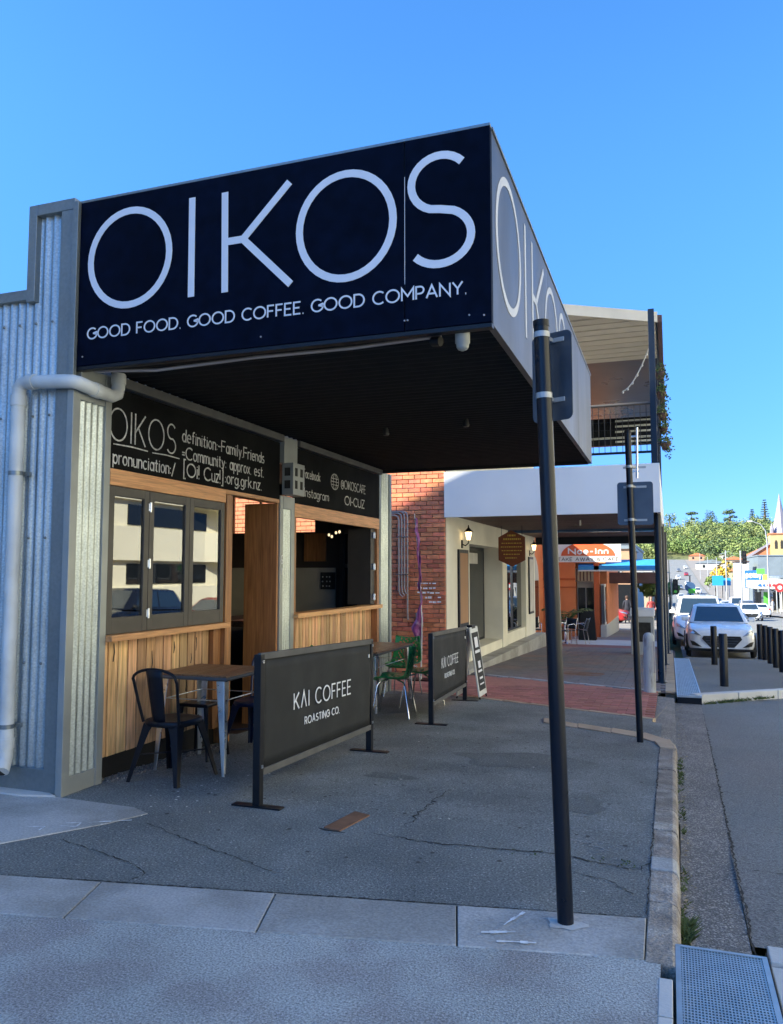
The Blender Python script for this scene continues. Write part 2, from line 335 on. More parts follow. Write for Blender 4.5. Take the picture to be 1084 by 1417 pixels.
# ------------------------------------------------------------------ stroke lettering
def arc(cx, cy, rx, ry, a0, a1, n=14):
    return [(cx + rx*math.cos(math.radians(a0 + (a1-a0)*i/n)), cy + ry*math.sin(math.radians(a0 + (a1-a0)*i/n))) for i in range(n+1)]
def circ(cx, cy, rx, ry, n=28): return arc(cx, cy, rx, ry, 0, 360, n)
_x = .66
G = {  # char: (advance width, [polylines])
 'O': (.98, [circ(.49,.5,.49,.5)]), 'I': (.0, [[(0,0),(0,1)]]),
 'K': (.62, [[(0,0),(0,1)], [(0,.38),(.60,1)], [(.18,.56),(.62,0)]]),
 'S': (.60, [arc(.31,.745,.27,.255,35,180,10) + arc(.31,.745,.27,.255,180,262,6)[1:] + arc(.30,.255,.30,.255,82,0,7)[1:] + arc(.30,.255,.30,.255,0,-145,10)[1:]]),
 'G': (.84, [arc(.47,.5,.47,.5,48,360,20)[:] + [(.94,.5),(.55,.5)]]),
 'D': (.78, [[(0,0),(0,1),(.3,1)] + arc(.3,.5,.46,.5,90,-90,16)[1:] + [(0,0)]]),
 'F': (.52, [[(0,0),(0,1),(.52,1)], [(0,.52),(.45,.52)]]), 'E': (.54, [[(.54,0),(0,0),(0,1),(.54,1)], [(0,.52),(.46,.52)]]),
 'C': (.80, [arc(.47,.5,.47,.5,48,312,20)]), 'M': (.86, [[(0,0),(0,1),(.43,.35),(.86,1),(.86,0)]]),
 'P': (.56, [[(0,0),(0,1),(.3,1)] + arc(.3,.72,.26,.28,90,-90,10)[1:] + [(0,.44)]]),
 'R': (.58, [[(0,0),(0,1),(.3,1)] + arc(.3,.74,.26,.26,90,-90,10)[1:] + [(0,.48)], [(.28,.48),(.58,0)]]),
 'A': (.78, [[(0,0),(.39,1),(.78,0)], [(.14,.33),(.64,.33)]]), '^': (.66, [[(0,0),(.33,1),(.66,0)]]),
 'N': (.72, [[(0,0),(0,1),(.72,0),(.72,1)]]), 'Y': (.7, [[(0,1),(.35,.48),(.7,1)], [(.35,.48),(.35,0)]]),
 'T': (.62, [[(0,1),(.62,1)], [(.31,1),(.31,0)]]), 'W': (1.1, [[(0,1),(.28,0),(.55,.9),(.82,0),(1.1,1)]]),
 'U': (.66, [[(0,1),(0,.33)] + arc(.33,.33,.33,.33,180,360,10) + [(.66,1)]]), 'Z': (.6, [[(0,1),(.6,1),(0,0),(.6,0)]]),
 '.': (.04, [[(.0,.0),(.05,.0)]]), ' ': (.28, []), '-': (.3, [[(0,.42),(.3,.42)]]), ':': (.05, [[(0,.1),(.05,.1)], [(0,.5),(.05,.5)]]),
 "'": (.03, [[(0,.8),(0,1)]]), '!': (.04, [[(0,.3),(0,1)], [(0,0),(.04,0)]]), '/': (.4, [[(0,-.15),(.4,1.05)]]), '&': (.6, [circ(.28,.75,.2,.22,12), circ(.28,.27,.28,.27,14)]),
 '[': (.2, [[(.2,1.25),(0,1.25),(0,-.2),(.2,-.2)]]), ']': (.2, [[(0,1.25),(.2,1.25),(.2,-.2),(0,-.2)]]),
 '=': (.3, [[(0,.3),(.3,.3)], [(0,.5),(.3,.5)]]), '@': (.9, [circ(.45,.45,.16,.2,12), arc(.45,.4,.42,.5,-50,300,22), [(.62,.62),(.62,.28),(.8,.3)]]),
 'a': (.42, [circ(.2,_x*.5,.2,_x*.5,14), [(.42,_x),(.42,0)]]), 'b': (.42, [[(0,1),(0,0)], circ(.22,_x*.5,.2,_x*.5,14)]), 'c': (.38, [arc(.22,_x*.5,.22,_x*.5,50,310,12)]),
 'd': (.42, [circ(.2,_x*.5,.2,_x*.5,14), [(.42,1),(.42,0)]]), 'e': (.42, [[(0,_x*.52),(.42,_x*.52)] + arc(.21,_x*.5,.21,_x*.5,5,310,14)]),
 'f': (.28, [arc(.26,.84,.14,.16,70,180,6) + [(.12,0)], [(0,_x),(.26,_x)]]), 'g': (.42, [circ(.2,_x*.5,.2,_x*.5,14), [(.42,_x),(.42,-.1)] + arc(.2,-.1,.22,.2,0,-150,8)]),
 'i': (.0, [[(0,0),(0,_x)], [(-.02,.88),(.02,.88)]]), 'k': (.38, [[(0,0),(0,1)], [(.36,_x),(0,.25)], [(.12,.36),(.38,0)]]), 'l': (.0, [[(0,0),(0,1)]]),
 'm': (.62, [[(0,0),(0,_x)], arc(.155,_x-.16,.155,.16,180,0,8)+[(.31,0)], arc(.465,_x-.16,.155,.16,180,0,8)+[(.62,0)]]),
 'n': (.36, [[(0,0),(0,_x)], arc(.18,_x-.18,.18,.18,180,0,8)+[(.36,0)]]), 'o': (.42, [circ(.21,_x*.5,.21,_x*.5,16)]),
 'p': (.42, [[(0,_x),(0,-.3)], circ(.22,_x*.5,.2,_x*.5,14)]), 'r': (.26, [[(0,0),(0,_x)], arc(.2,_x-.2,.2,.2,180,70,6)]),
 's': (.32, [arc(.17,_x*.74,.14,_x*.25,40,262,10) + arc(.16,_x*.26,.16,_x*.26,82,-140,12)[1:]]), 't': (.28, [[(.12,.95),(.12,.12)] + arc(.24,.12,.12,.12,180,280,5), [(0,_x),(.28,_x)]]),
 'u': (.38, [[(0,_x),(0,.18)] + arc(.19,.18,.19,.18,180,360,8), [(.38,_x),(.38,0)]]), 'x': (.36, [[(0,_x),(.36,0)], [(0,0),(.36,_x)]]),
 'y': (.38, [[(0,_x),(.2,.05)], [(.38,_x),(.1,-.3)]]), 'z': (.34, [[(0,_x),(.34,_x),(0,0),(.34,0)]]), 'h': (.36, [[(0,0),(0,1)], arc(.18,_x-.18,.18,.18,180,0,8)+[(.36,0)]]),
}
def layout(text, gap=.2):
    out = []; x = 0
    for ch in text:
        w, pl = G[ch]
        if ch == 'I' or ch in 'il': x += .04
        out.append((ch, [[(x + a, b) for a, b in l] for l in pl])); x += w + gap + (.04 if ch in 'Iil' else 0)
    return out, x - gap
def ribbon(mb, pts, w, o, u, v, n, t=.003, wob=0):
    pts = [Vector((a, b)) for a, b in pts]; closed = len(pts) > 3 and (pts[0] - pts[-1]).length < 1e-6
    if closed: pts = pts[:-1]
    k = len(pts); L = []; R = []
    for i, p in enumerate(pts):
        a = pts[i-1] if (i or closed) else None; b = pts[(i+1) % k] if (i < k-1 or closed) else None
        d1 = (p - a).normalized() if a is not None else None; d2 = (b - p).normalized() if b is not None else None
        if d1 is None: nn = Vector((-d2.y, d2.x)); s = 1
        elif d2 is None: nn = Vector((-d1.y, d1.x)); s = 1
        else:
            n1 = Vector((-d1.y, d1.x)); n2 = Vector((-d2.y, d2.x)); nn = (n1 + n2)
            nn = nn.normalized() if nn.length > .1 else n1
            s = 1 / max(.35, nn.dot(n1))
        ww = w * .5 * s * (1 + random.uniform(-wob, wob)); L.append(p + nn*ww); R.append(p - nn*ww)
    def P(q, h): return o + u*q.x + v*q.y + n*h
    vs = []
    for i in range(k): vs += [P(L[i], t), P(R[i], t), P(L[i], 0), P(R[i], 0)]
    fs = []
    for i in range(k if closed else k-1):
        a = 4*i; b = 4*((i+1) % k)
        fs += [(a, a+1, b+1, b), (a, b, b+2, a+2), (a+1, a+3, b+3, b+1)]
    if not closed: fs += [(0, 2, 3, 1), (4*k-4, 4*k-3, 4*k-1, 4*k-2)]
    mb.add(vs, fs)
class Letters:
    def __init__(s): s.mbs = []
    def build(s, name, m, parent):
        if len(name) and name.startswith('chalk') and s.small: 
            j = MB()
            for b in s.mbs: j.add(b.v, b.f)
            return tag(j.build(name, m, parent), kind='stuff')
        return [b.build('letter', m, parent) for b in s.mbs]
def write(text, o, u, v, n, height, width=None, stroke=.1, gap=.2, serif=0, wob=0, t=.003):
    o, u, v, n = map(Vector, (o, u, v, n)); out = Letters(); out.small = height < .2
    lay, tot = layout(text, gap); sx = (width / tot) if width else height
    for ch, pls in lay:
        if not pls: continue
        mb = MB(); out.mbs.append(mb)
        for pi_, pl in enumerate(pls):
            q = [(a*sx, b*height) for a, b in pl]
            ribbon(mb, q, stroke*height, o, u, v, n, t + pi_*.0005, wob)
            if serif and len(pl) == 2 and abs(pl[0][0]-pl[1][0]) < .01 and abs(pl[0][1]-pl[1][1]) > .3:
                for a, b in q: ribbon(mb, [(a - serif*height, b), (a + serif*height, b)], stroke*height*.8, o, u, v, n, t*.9)
    return out
UP = Vector((0,0,1)); XP = Vector((1,0,0)); YP = Vector((0,1,0))

# ================================================================== SETTING: ground
HW = 1.0
def sheet(name, x0, x1, y0, y1, dz, m, ny=None, nx=1, parent=None):
    ys = sorted(set([y0, y1] + [p[0] for p in _P if y0 < p[0] < y1]))
    mb = MB()
    for a, b in zip(ys, ys[1:]):
        mb.add([(x0,a,gz(a)+dz),(x1,a,gz(a)+dz),(x1,b,gz(b)+dz),(x0,b,gz(b)+dz)], [(0,1,2,3)])
    o = mb.build(name, m, parent)
    return o
def hill(x, y):
    z = gz(y)
    if y > 620:
        k = min(1, (y-620)/250); z += k * (4*math.sin(x*.011+1) + 3*math.sin(x*.023) + 3*math.sin(y*.02))
    return z - .35
mb = MB(); ys = [-80, 0, 4.8, 50, 100, 150, 220, 300, 420, 560, 600, 650, 700, 760, 820, 900, 1000, 1200, 2000, 3000]
xs = [-1500, -700, -400, -250, -150, -80, -30, 0, 30, 70, 110, 150, 200, 260, 400, 700, 1500]
mb.v = [(x, y, hill(x, y)) for y in ys for x in xs]
for j in range(len(ys)-1):
    for i in range(len(xs)-1):
        a = j*len(xs)+i; mb.f.append([a, a+1, a+len(xs)+1, a+len(xs)]); mb.sm.append(True)
tag(mb.build('terrain', M['grass']), kind='structure')
road = tag(sheet('road', .31, 10.5, 4.0, 650, -.13, M['road']), kind='structure')
tag(sheet('side_street', -60, 60, -40, .9, -.10, M['road']), kind='structure')
tag(sheet('road_crossing', 3.2, 10.5, .9, 4.0, -.13, M['road']), kind='structure')
# footpath body beyond the near asphalt, to the far left block and the right-hand footpath
tag(sheet('far_footpath_left', -14, -.1, 24.0, 600, 0, M['far_concrete']), kind='structure')
tag(sheet('far_footpath_right', 10.5, 40, 5, 600, 0, M['far_concrete']), kind='structure')
# near footpath: asphalt between the strip and the pavers
foot = MB()
def quadz(mb, pts, dz): mb.add([(x, y, gz(y)+dz) for x, y in pts], [tuple(range(len(pts)))])
quadz(foot, [(-14,3.2),(-3.27,3.24),(-.13,3.82),(-.12,4.8),(-4.0,4.8),(-14,4.8)], 0)
quadz(foot, [(-5.2,4.8),(-.12,4.8),(-.12,9.6),(-.3,9.75),(-2.6,11.0),(-5.2,11.6)], 0)
path = tag(foot.build('asphalt_footpath', M['path']), kind='structure')
def sub(pts, dz, name, m, parent): mb = MB(); quadz(mb, pts, dz); return mb.build(name, m, parent)
# foreground worn asphalt and driveway
fore = MB(); quadz(fore, [(-14,.9),(-.07,.9),(-.07,3.43),(-.15,3.42),(-2.91,2.89),(-14,.9)], 0)
quadz(fore, [(-14,.9),(-2.91,2.89),(-14,2.2)], 0)
tag(fore.build('driveway_apron', M['fore']), kind='structure')
# concrete strip of slabs along the side street (each slab a piece)
strip = MB().box(-14, -.14, 2.2, 3.9, -.20, -.03); stripo = tag(strip.build('concrete_strip', M['sand']), kind='structure')
def lerp(a, b, t): return (a[0]+(b[0]-a[0])*t, a[1]+(b[1]-a[1])*t)
T0, T1 = (-3.27,3.24), (-.16,3.81); B0, B1 = (-2.91,2.89), (-.15,3.42)
def onT(x): return (x, 3.24 + (x+3.27)*(.57/3.11))
def onB(x): return (x, 2.89 + (x+2.91)*(.53/2.76))
jo = [(-6.2,-6.0),(-4.6,-4.45),(-3.62,-3.5),(-2.72,-2.60),(-1.83,-1.72),(-.97,-.87),(-.132,-.130)]
for (a, a2), (b, b2) in zip(jo, jo[1:]):
    g = .0035
    p = [onT(a+g), onT(b-g), onB(b2-g), onB(a2+g)]
    MB().slab([(x,y,-.04) for x,y in p], (0,0,.046)).build('slab', M['concrete'], stripo, bevel=.004)
# pale patch of concrete in front of the corrugated wall
patch = MB().slab([(x,y,-.03) for x,y in [(-14,4.62),(-4.02,4.46),(-3.37,4.44),(-3.20,4.36),(-3.31,4.11),(-3.75,3.45),(-14,2.9)]], (0,0,.035))
tag(patch.build('concrete_patch', M['concrete'], bevel=.003), kind='structure')
MB().slab([(x,y,.006) for x,y in [(-5.6,4.56),(-4.15,4.50),(-4.02,4.44),(-4.28,4.38),(-5.6,4.4)]], (0,0,.012)).build('mortar_fillet', M['concrete_pale'], bpy.data.objects['concrete_patch'])
# kerb stones
kerbo = tag(MB().box(-.10,.0,3.45,8.3,-.35,-.13).build('kerb', M['sand']), kind='structure')
y = 3.40
for i, L_ in enumerate([.62,.42,.20,.52,.50,.62,.72,.70,.66]):
    y2 = min(y + L_, 8.45); c = .0 if i else 0
    x0 = -.13; x1 = .005 + .02*((y-3.4)/5); zt = gz(y) + .004 + random.uniform(-.004,.006)
    mb = MB(); pr = [(x0,-.30),(x0,0),(x1-.03,0),(x1-.008,-.012),(x1+.002,-.04),(x1+.012,-.30)]
    pts = [(a, y+.006, zt+b) for a, b in pr]
    mb.slab(pts, (0, y2-y-.012, gz(y2)-gz(y)))
    mb.build('kerb_stone', M['concrete'] if i == 2 else M['kerb'], kerbo, bevel=.006); y = y2
# curved kerb return near the second pole, sunlight put into its stone colour
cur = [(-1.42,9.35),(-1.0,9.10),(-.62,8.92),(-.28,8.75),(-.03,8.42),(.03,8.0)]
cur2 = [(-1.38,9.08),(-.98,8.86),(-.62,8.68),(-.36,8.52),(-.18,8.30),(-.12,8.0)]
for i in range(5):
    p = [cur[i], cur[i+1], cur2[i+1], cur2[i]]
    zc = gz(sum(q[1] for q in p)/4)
    MB().slab([(x,yy,zc-.2) for x,yy in p], (0,0,.215)).build('kerb_stone', M['kerb_sun_warm'], kerbo, bevel=.008)
# gutter and side strips
gut = MB()
for a, b, xa, xb in [(3.64,5.8,.30,.32),(5.8,9.0,.32,.36),(9.0,12.6,.36,.40)]:
    gut.add([(.005,a,gz(a)-.118),(xa,a,gz(a)-.122),(xb,b,gz(b)-.122),(.03,b,gz(b)-.118)], [(0,1,2,3)])
gut.add([(.03,8.4,gz(8.4)-.112),(.03,12.6,gz(12.6)-.05),(-.22,12.6,gz(12.6)-.03),(-.24,9.9,gz(9.9)-.04),(-.3,9.3,gz(9.3)-.05)], [(0,1,2,3,4)])
tag(gut.build('gutter', M['gutter']), kind='structure')
tag(sheet('concrete_gutter_apron', -.30, .03, 8.3, 12.7, -.125, M['concrete']), kind='structure')
ss = tag(MB().box(-.075,-.028,1.0,3.30,-.2,-.02).build('gutter_edge_strip', M['sand']), kind='structure')
for a, b in [(1.0,2.0),(2.0,2.72),(2.72,3.02),(3.02,3.30)]:
    MB().box(-.076,-.026,a+.004,b-.004,-.15,.002).build('edge_block', M['concrete_pale'], ss, bevel=.003)
rs = tag(MB().box(.34,3.2,.6,3.72,-.3,-.03).build('concrete_crossing', M['sand']), kind='structure')
for x0, x1, a, b in [(.345,1.6,3.58,3.73),(.345,1.6,3.0,3.57),(.345,1.6,1.8,2.99),(1.61,3.2,1.8,3.73)]:
    MB().box(x0,x1,a,b-.008,-.1,-.012 if b < 3.6 else .0).build('slab', M['concrete_pale'], rs, bevel=.004)
# cracks, stains, chalk marks on the footpath
def crack(pts, w, parent, m=None, name='crack', dz=.003, jit=.012):
    P = []
    for a, b in zip(pts, pts[1:]):
        k = max(2, int(math.hypot(b[0]-a[0], b[1]-a[1]) / .03))
        for i in range(k): t = i/k; P.append((a[0]+(b[0]-a[0])*t + random.uniform(-jit,jit), a[1]+(b[1]-a[1])*t + random.uniform(-jit,jit)))
    P.append(pts[-1]); mb = MB()
    for i, (a, b) in enumerate(zip(P, P[1:])):
        d = Vector((b[0]-a[0], b[1]-a[1])).normalized(); nrm = Vector((-d.y, d.x))
        w1 = w*(.28+.8*random.random()**2)*(.35+.65*math.sin(PI*min(1,(i+1)/len(P)))**.5)
        if jit > .009 and random.random() < .10:
            q = (b[0]+nrm.x*random.choice((-1,1))*random.uniform(.03,.07)+d.x*.04, b[1]+nrm.y*random.choice((-1,1))*random.uniform(.03,.07)); mb.add([(b[0]-d.x*w*.3,b[1]-d.y*w*.3,gz(b[1])+dz),(b[0]+d.x*w*.3,b[1]+d.y*w*.3,gz(b[1])+dz),(q[0],q[1],gz(q[1])+dz)], [(0,1,2)])
        mb.add([(a[0]+nrm.x*w1, a[1]+nrm.y*w1, gz(a[1])+dz), (a[0]-nrm.x*w1, a[1]-nrm.y*w1, gz(a[1])+dz), (b[0]-nrm.x*w1, b[1]-nrm.y*w1, gz(b[1])+dz), (b[0]+nrm.x*w1, b[1]+nrm.y*w1, gz(b[1])+dz)], [(0,1,2,3)])
    return mb.build(name, m or M['crack'], parent)
crack([(-3.08,4.20),(-2.81,4.08),(-2.42,3.92),(-1.95,3.75)], .006, path)
crack([(-3.36,3.78),(-2.93,3.66),(-2.68,3.58),(-2.58,3.51),(-2.60,3.39)], .006, path)
crack([(-1.72,4.5),(-1.59,4.47),(-1.31,4.44),(-.67,4.51),(-.2,4.40),(-.14,4.52)], .009, path)
crack([(-1.56,4.66),(-1.56,5.28),(-1.54,5.66)], .008, path, jit=.025)
crack([(-.62,4.3),(-.35,4.22),(-.2,4.08)], .005, path)
crack([(-3.27,3.255),(-.16,3.825)], .008, path, jit=.004)
crack([(-.135,3.85),(-.125,6.0),(-.125,8.2)], .007, path, jit=.006)
crack([(-6,2.31),(-2.91,2.90),(-.15,3.43)], .005, bpy.data.objects['driveway_apron'], jit=.003)
crack([(.31,3.75),(.33,5.8),(.37,9.5),(.39,12.5)], .012, road, jit=.01, dz=-.123)
crack([(.34,5.0),(.8,4.96),(1.4,5.03)], .006, road, jit=.012, dz=-.123)
for pts in ([(-.80,3.42),(-.66,3.47)], [(-.72,3.36),(-.56,3.40)], [(-.72,3.52),(-.66,3.68)]):
    crack(pts, .013, stripo, M['paint_white'], 'paint_mark', .012, .002)
MB().add([(-.47+(.085+.02*math.sin(3*a+1))*math.cos(a), 3.63+(.06+.012*math.sin(5*a))*math.sin(a), .0085) for a in [i*PI/10 for i in range(20)]], [tuple(range(20))]).build('mortar_collar', M['concrete_pale'], stripo)
for pts in ([(-3.55,4.02),(-3.46,4.05),(-3.44,3.98),(-3.54,3.96)], [(-3.72,3.88),(-3.62,3.92),(-3.6,3.85)], [(-3.42,4.07),(-3.2,4.2)]):
    crack(pts, .010, bpy.data.objects['concrete_patch'], M['paint_white'], 'paint_mark', .009, .004)
for pts in ([(-.62,4.78),(-.42,4.70)], [(-.55,4.68),(-.36,4.78)], [(-.48,4.74),(-.3,4.62)],[(-.72,4.9),(-.7,5.3)]):
    crack(pts, .006, path, M['fore'], 'scuff_mark', .003, .02)
cov = tag(MB().slab([(-2.02,4.48,-.01),(-1.90,4.45,-.01),(-1.84,4.80,-.01),(-1.96,4.84,-.01)], (0,0,.017)).build('service_cover', M['rust'], bevel=.003), 'small rusty brown service cover set in the asphalt footpath', 'service cover')
MB().slab([(-2.05,4.47,.001),(-2.0,4.44,.001),(-1.86,4.44,.001),(-1.88,4.42,.001)][:3], (0,0,.002)).build('lifting_slot', M['crack'], cov)
# litter flecks
mb = MB()
for i in range(70):
    x = random.uniform(-3.6,-.2); y = random.uniform(3.9,8.0)
    if random.random() < .5: x = random.uniform(-3.6,-2.6); y = random.uniform(4.2,5.6)
    s = random.uniform(.004,.014); a = random.uniform(0,3); z = gz(y)+.004
    mb.add([(x+s*math.cos(a),y+s*math.sin(a),z),(x-s*.4*math.sin(a),y+s*.4*math.cos(a),z+.003),(x-s*math.cos(a),y-s*math.sin(a),z),(x+s*.4*math.sin(a),y-s*.4*math.cos(a),z)], [(0,1,2,3)])
tag(mb.build('litter_flecks', M['paper']), 'tiny scraps of paper and grit scattered on the dark asphalt', 'litter', kind='stuff')
mb = MB()
for i in range(150):
    x = random.uniform(-3.7,-.2); y = random.uniform(3.95,9.0); r = random.uniform(.006,.016); z = gz(y)+.0032
    mb.add([(x+r*random.uniform(.8,1.2)*math.cos(a), y+r*random.uniform(.8,1.2)*math.sin(a), z) for a in [i_*PI/4 for i_ in range(8)]], [tuple(range(8))])
tag(mb.build('gum_spots', M['gum'], path), kind='stuff')
mb = MB()
for i in range(160):
    y = random.uniform(3.66,12.3); x = .03+(y-3.6)*.004+abs(random.gauss(0,.035)); s = random.uniform(.006,.02); a = random.uniform(0,6); z = gz(y)-.112+random.uniform(0,.006)
    mb.add([(x+s*math.cos(a),y+s*math.sin(a),z),(x-s*.4*math.sin(a),y+s*.4*math.cos(a),z+.004),(x-s*math.cos(a),y-s*math.sin(a),z),(x+s*.4*math.sin(a),y-s*.4*math.cos(a),z)], [(0,1,2,3)])
tag(mb.build('fallen_leaves', M['leaf']), 'small dry leaves and grit gathered in the gutter against the kerb', 'leaves', kind='stuff')
for cx__, cy__, rx_, ry_, ph in ((-1.25,6.9,.55,.34,0),(-2.1,5.9,.20,.12,2),(-.6,5.6,.16,.22,4)):
    rim_ = [(cx__+rx_*(1+.18*math.sin(3*a+ph)+.1*math.sin(7*a+ph))*math.cos(a), cy__+ry_*(1+.15*math.sin(2*a+ph)+.1*math.sin(5*a))*math.sin(a)) for a in [i*PI/16 for i in range(32)]]
    MB().add([(x,y,gz(y)+.0022) for x,y in rim_], [tuple(range(32))]).build('tar_patch', M['path_patch'], path)
# weeds in the gutter joint
mb = MB()
def tuft(x, y, z, h, n):
    for k in range(n):
        a = random.uniform(0, 2*PI); r = random.uniform(0, h*.5); bx = x + random.uniform(-.02,.02); by = y + random.uniform(-.05,.05); l = h*random.uniform(.5,1.1)
        tx = bx + math.cos(a)*l*.8; ty = by + math.sin(a)*l*.8; w = .006
        mb.add([(bx-w,by,z),(bx+w,by,z),(tx,ty,z+l*.7)], [(0,1,2)])
for i in range(70):
    y = random.choice([random.uniform(3.7,8.2), random.uniform(3.8,4.2), random.uniform(6.9,8.2)]); tuft(.03 + .03*(y-3.6)/5, y, gz(y)-.12, random.uniform(.012,.05), 7)
for i in range(12): tuft(.04, random.uniform(3.95,4.12), -.12, .075, 10)
for i in range(60): x = random.uniform(.45,1.5); tuft(x, 12.62+ (x-.35)*1.0, gz(12.9)-.13, random.uniform(.03,.09), 9)
for i in range(10): tuft(.33, 3.74+random.uniform(0,.05), -.12, .05, 7)
for i in range(9): tuft(random.uniform(-.9,-.2), 4.48+random.uniform(-.03,.02), .0, .012, 4)
tag(mb.build('gutter_weeds', M['weed']), 'small green and dry weeds growing along the kerb joint', 'weeds', kind='stuff')
# pavers
redbed = tag(MB().add([(x,y,gz(y)-.012) for x,y in [(-5.2,11.6),(-2.6,11.0),(-.2,9.9),(-.2,12.9),(-3.1,14.2),(-5.2,14.0)]], [(0,1,2,3,4,5)]).build('red_brick_paving', M['sand']), kind='structure')
pm = unit_box_mesh('paver', .226, .112, .05, M['red_paver'], .004)
cnt = 0; rest = MB(); cells = []
def low(x): return 11.0 + (x+2.6)*(-1.1/2.4) if x > -2.6 else 11.0 + (-2.6-x)*.23
def hi(x): return 12.9 + (-.2-x)*.45 if x > -3.1 else 14.2
for j in range(60):
    for i in range(30):
        x = -.32 - i*.23 - (.115 if j % 2 else 0); y = 9.9 + j*.0735*1.565
        if low(x) + .08 < y < hi(x) - .06 and x > -4.9: cells.append((x, y))
cells.sort(key=lambda c: math.hypot(*c))
for k, (x, y) in enumerate(cells):
    if k < 300: piece('paver', pm, redbed, (x, y, gz(y)-.020+random.uniform(-.002,.002)), (-.035+random.uniform(-.006,.006), random.uniform(-.006,.006), random.uniform(-.01,.01)))
    else: rest.box(x-.112,x+.112,y-.055,y+.055,gz(y)-.05,gz(y)+.003+random.uniform(-.002,.002))
tag(rest.build('pavers_further_off', M['red_paver'], redbed), kind='stuff')
def edge_course(a, b, m, par, w=.10, n=14):
    for i in range(n):
        p, q = lerp(a,b,i/n), lerp(a,b,(i+1)/n); zc = gz((p[1]+q[1])/2)
        d = Vector((q[0]-p[0], q[1]-p[1])).normalized(); nn = Vector((-d.y, d.x))*w; g = d*.006
        pts = [(p[0]+g.x,p[1]+g.y,zc-.05),(q[0]-g.x,q[1]-g.y,zc-.05),(q[0]+nn.x-g.x,q[1]+nn.y-g.y,zc-.05),(p[0]+nn.x+g.x,p[1]+nn.y+g.y,zc-.05)]
        MB().slab(pts, (0,0,.058)).build('edge_block', m, par, bevel=.003)
edge_course((-.22,9.88),(-2.6,10.97), M['kerb_sun_warm'], redbed, -.08, 6)
edge_course((-2.6,10.97),(-5.2,11.55), M['kerb_sun_warm'], redbed, -.08, 5)
edge_course((-.2,12.92),(-3.2,14.28), M['concrete'], redbed, -.1, 7)
# asphalt between kerb return and red pavers
quad = MB(); quadz(quad, [(-.30,8.6),(-.22,9.9),(-2.6,10.95),(-2.6,9.5),(-1.4,9.2)], .002); quad.build('asphalt_infill', M['path'], path)
greybed = tag(sheet('grey_paving', -5, .10, 12.9, 24.2, -.014, M['sand']), kind='structure')
mb = MB(); j = 0; y = 12.95
while y < 24.1:
    x = -.03 - (.0 if j % 2 else .15)
    while x > -4.2:
        w = .29
        lim = 12.95 + max(0, (-.2-x))*.45 + .02
        if y > lim: mb.box(x-w,x,y,y+.19,gz(y)-.05,gz(y)+random.uniform(-.002,.002))
        x -= .30
    y += .2; j += 1
tag(mb.build('grey_pavers', M['grey_paver'], greybed), kind='stuff')
tag(MB().add([(-1.6+.42*math.cos(a),15.4+.42*math.sin(a),gz(15.4+.42*math.sin(a))+.006) for a in [i*PI/12 for i in range(24)]], [tuple(range(24))]).build('manhole_cover', M['rust'], greybed))
for k, (y0, y1, m) in enumerate([(24.2,25.6,'red_paver'),(25.6,29,'concrete_pale'),(29,32,'grey_paver'),(38,41,'kerb_sun_warm')]):  # sun patches on the far paving partly put into these band colours
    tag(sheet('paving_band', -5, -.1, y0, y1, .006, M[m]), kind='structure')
# kerb edge beyond posts and the raised parking pad
pad = tag(MB().add([(.37,12.75,gz(12.75)-.02),(3.4,15.75,gz(15.75)-.02),(3.4,21.6,gz(21.6)-.02),(.37,21.6,gz(21.6)-.02)], [(0,1,2,3)]).build('raised_pad', M['road']), kind='structure')
for i in range(5):
    a = (.35+i*.62, 12.70+i*.62); b = (a[0]+.61, a[1]+.61); zc = gz(a[1])
    MB().slab([(a[0],a[1],zc-.2),(b[0],b[1],zc-.22),(b[0]-.1,b[1]+.12,zc-.22),(a[0]-.1,a[1]+.12,zc-.2)], (0,0,.205)).build('kerb_stone', M['concrete_pale'], pad, bevel=.01)
mb = MB()
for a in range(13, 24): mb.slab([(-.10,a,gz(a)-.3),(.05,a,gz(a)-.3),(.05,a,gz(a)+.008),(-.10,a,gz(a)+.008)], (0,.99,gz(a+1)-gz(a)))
mb.build('kerb_stones', M['kerb_sun_warm'], greybed, bevel=.005)

# ================================================================== CAFE BUILDING
cafe = thing('cafe_building', 'corner cafe of corrugated iron and timber with a deep black sign canopy over the footpath', 'cafe building', (-4.0, 4.5, 0))
# --- corrugated wall facing the side street
w = MB(); w.corrug((-14,4.53,-.02),(1,0,0),9.58,(0,0,1),3.62,(0,-1,0)); w.corrug((-4.42,4.53,-.02),(1,0,0),.36,(0,0,1),4.27,(0,-1,0))
wall = w.build('corrugated_wall', M['galv'], cafe)
fl = MB(); fl.box(-14,-4.47,4.485,4.60,3.58,3.66); fl.box(-4.475,-4.40,4.48,4.60,3.56,4.30); fl.box(-4.40,-4.05,4.48,4.60,4.215,4.30)
fl.box(-4.17,-4.045,4.482,4.60,-.01,4.215); fl.box(-14,-4.17,4.487,4.60,-.02,.17)
fl.build('flashing', M['flash'], wall, bevel=.004)
sc = MB()
for i in range(12):
    for z in (.9, 1.8, 2.7, 3.4): sc.lathe((-4.25-.152*i,4.512,z), [(.011,0),(.011,-.006),(.005,-.012)], 6, 'y')
tag(sc.build('roofing_screws', M['flash'], wall), kind='stuff')
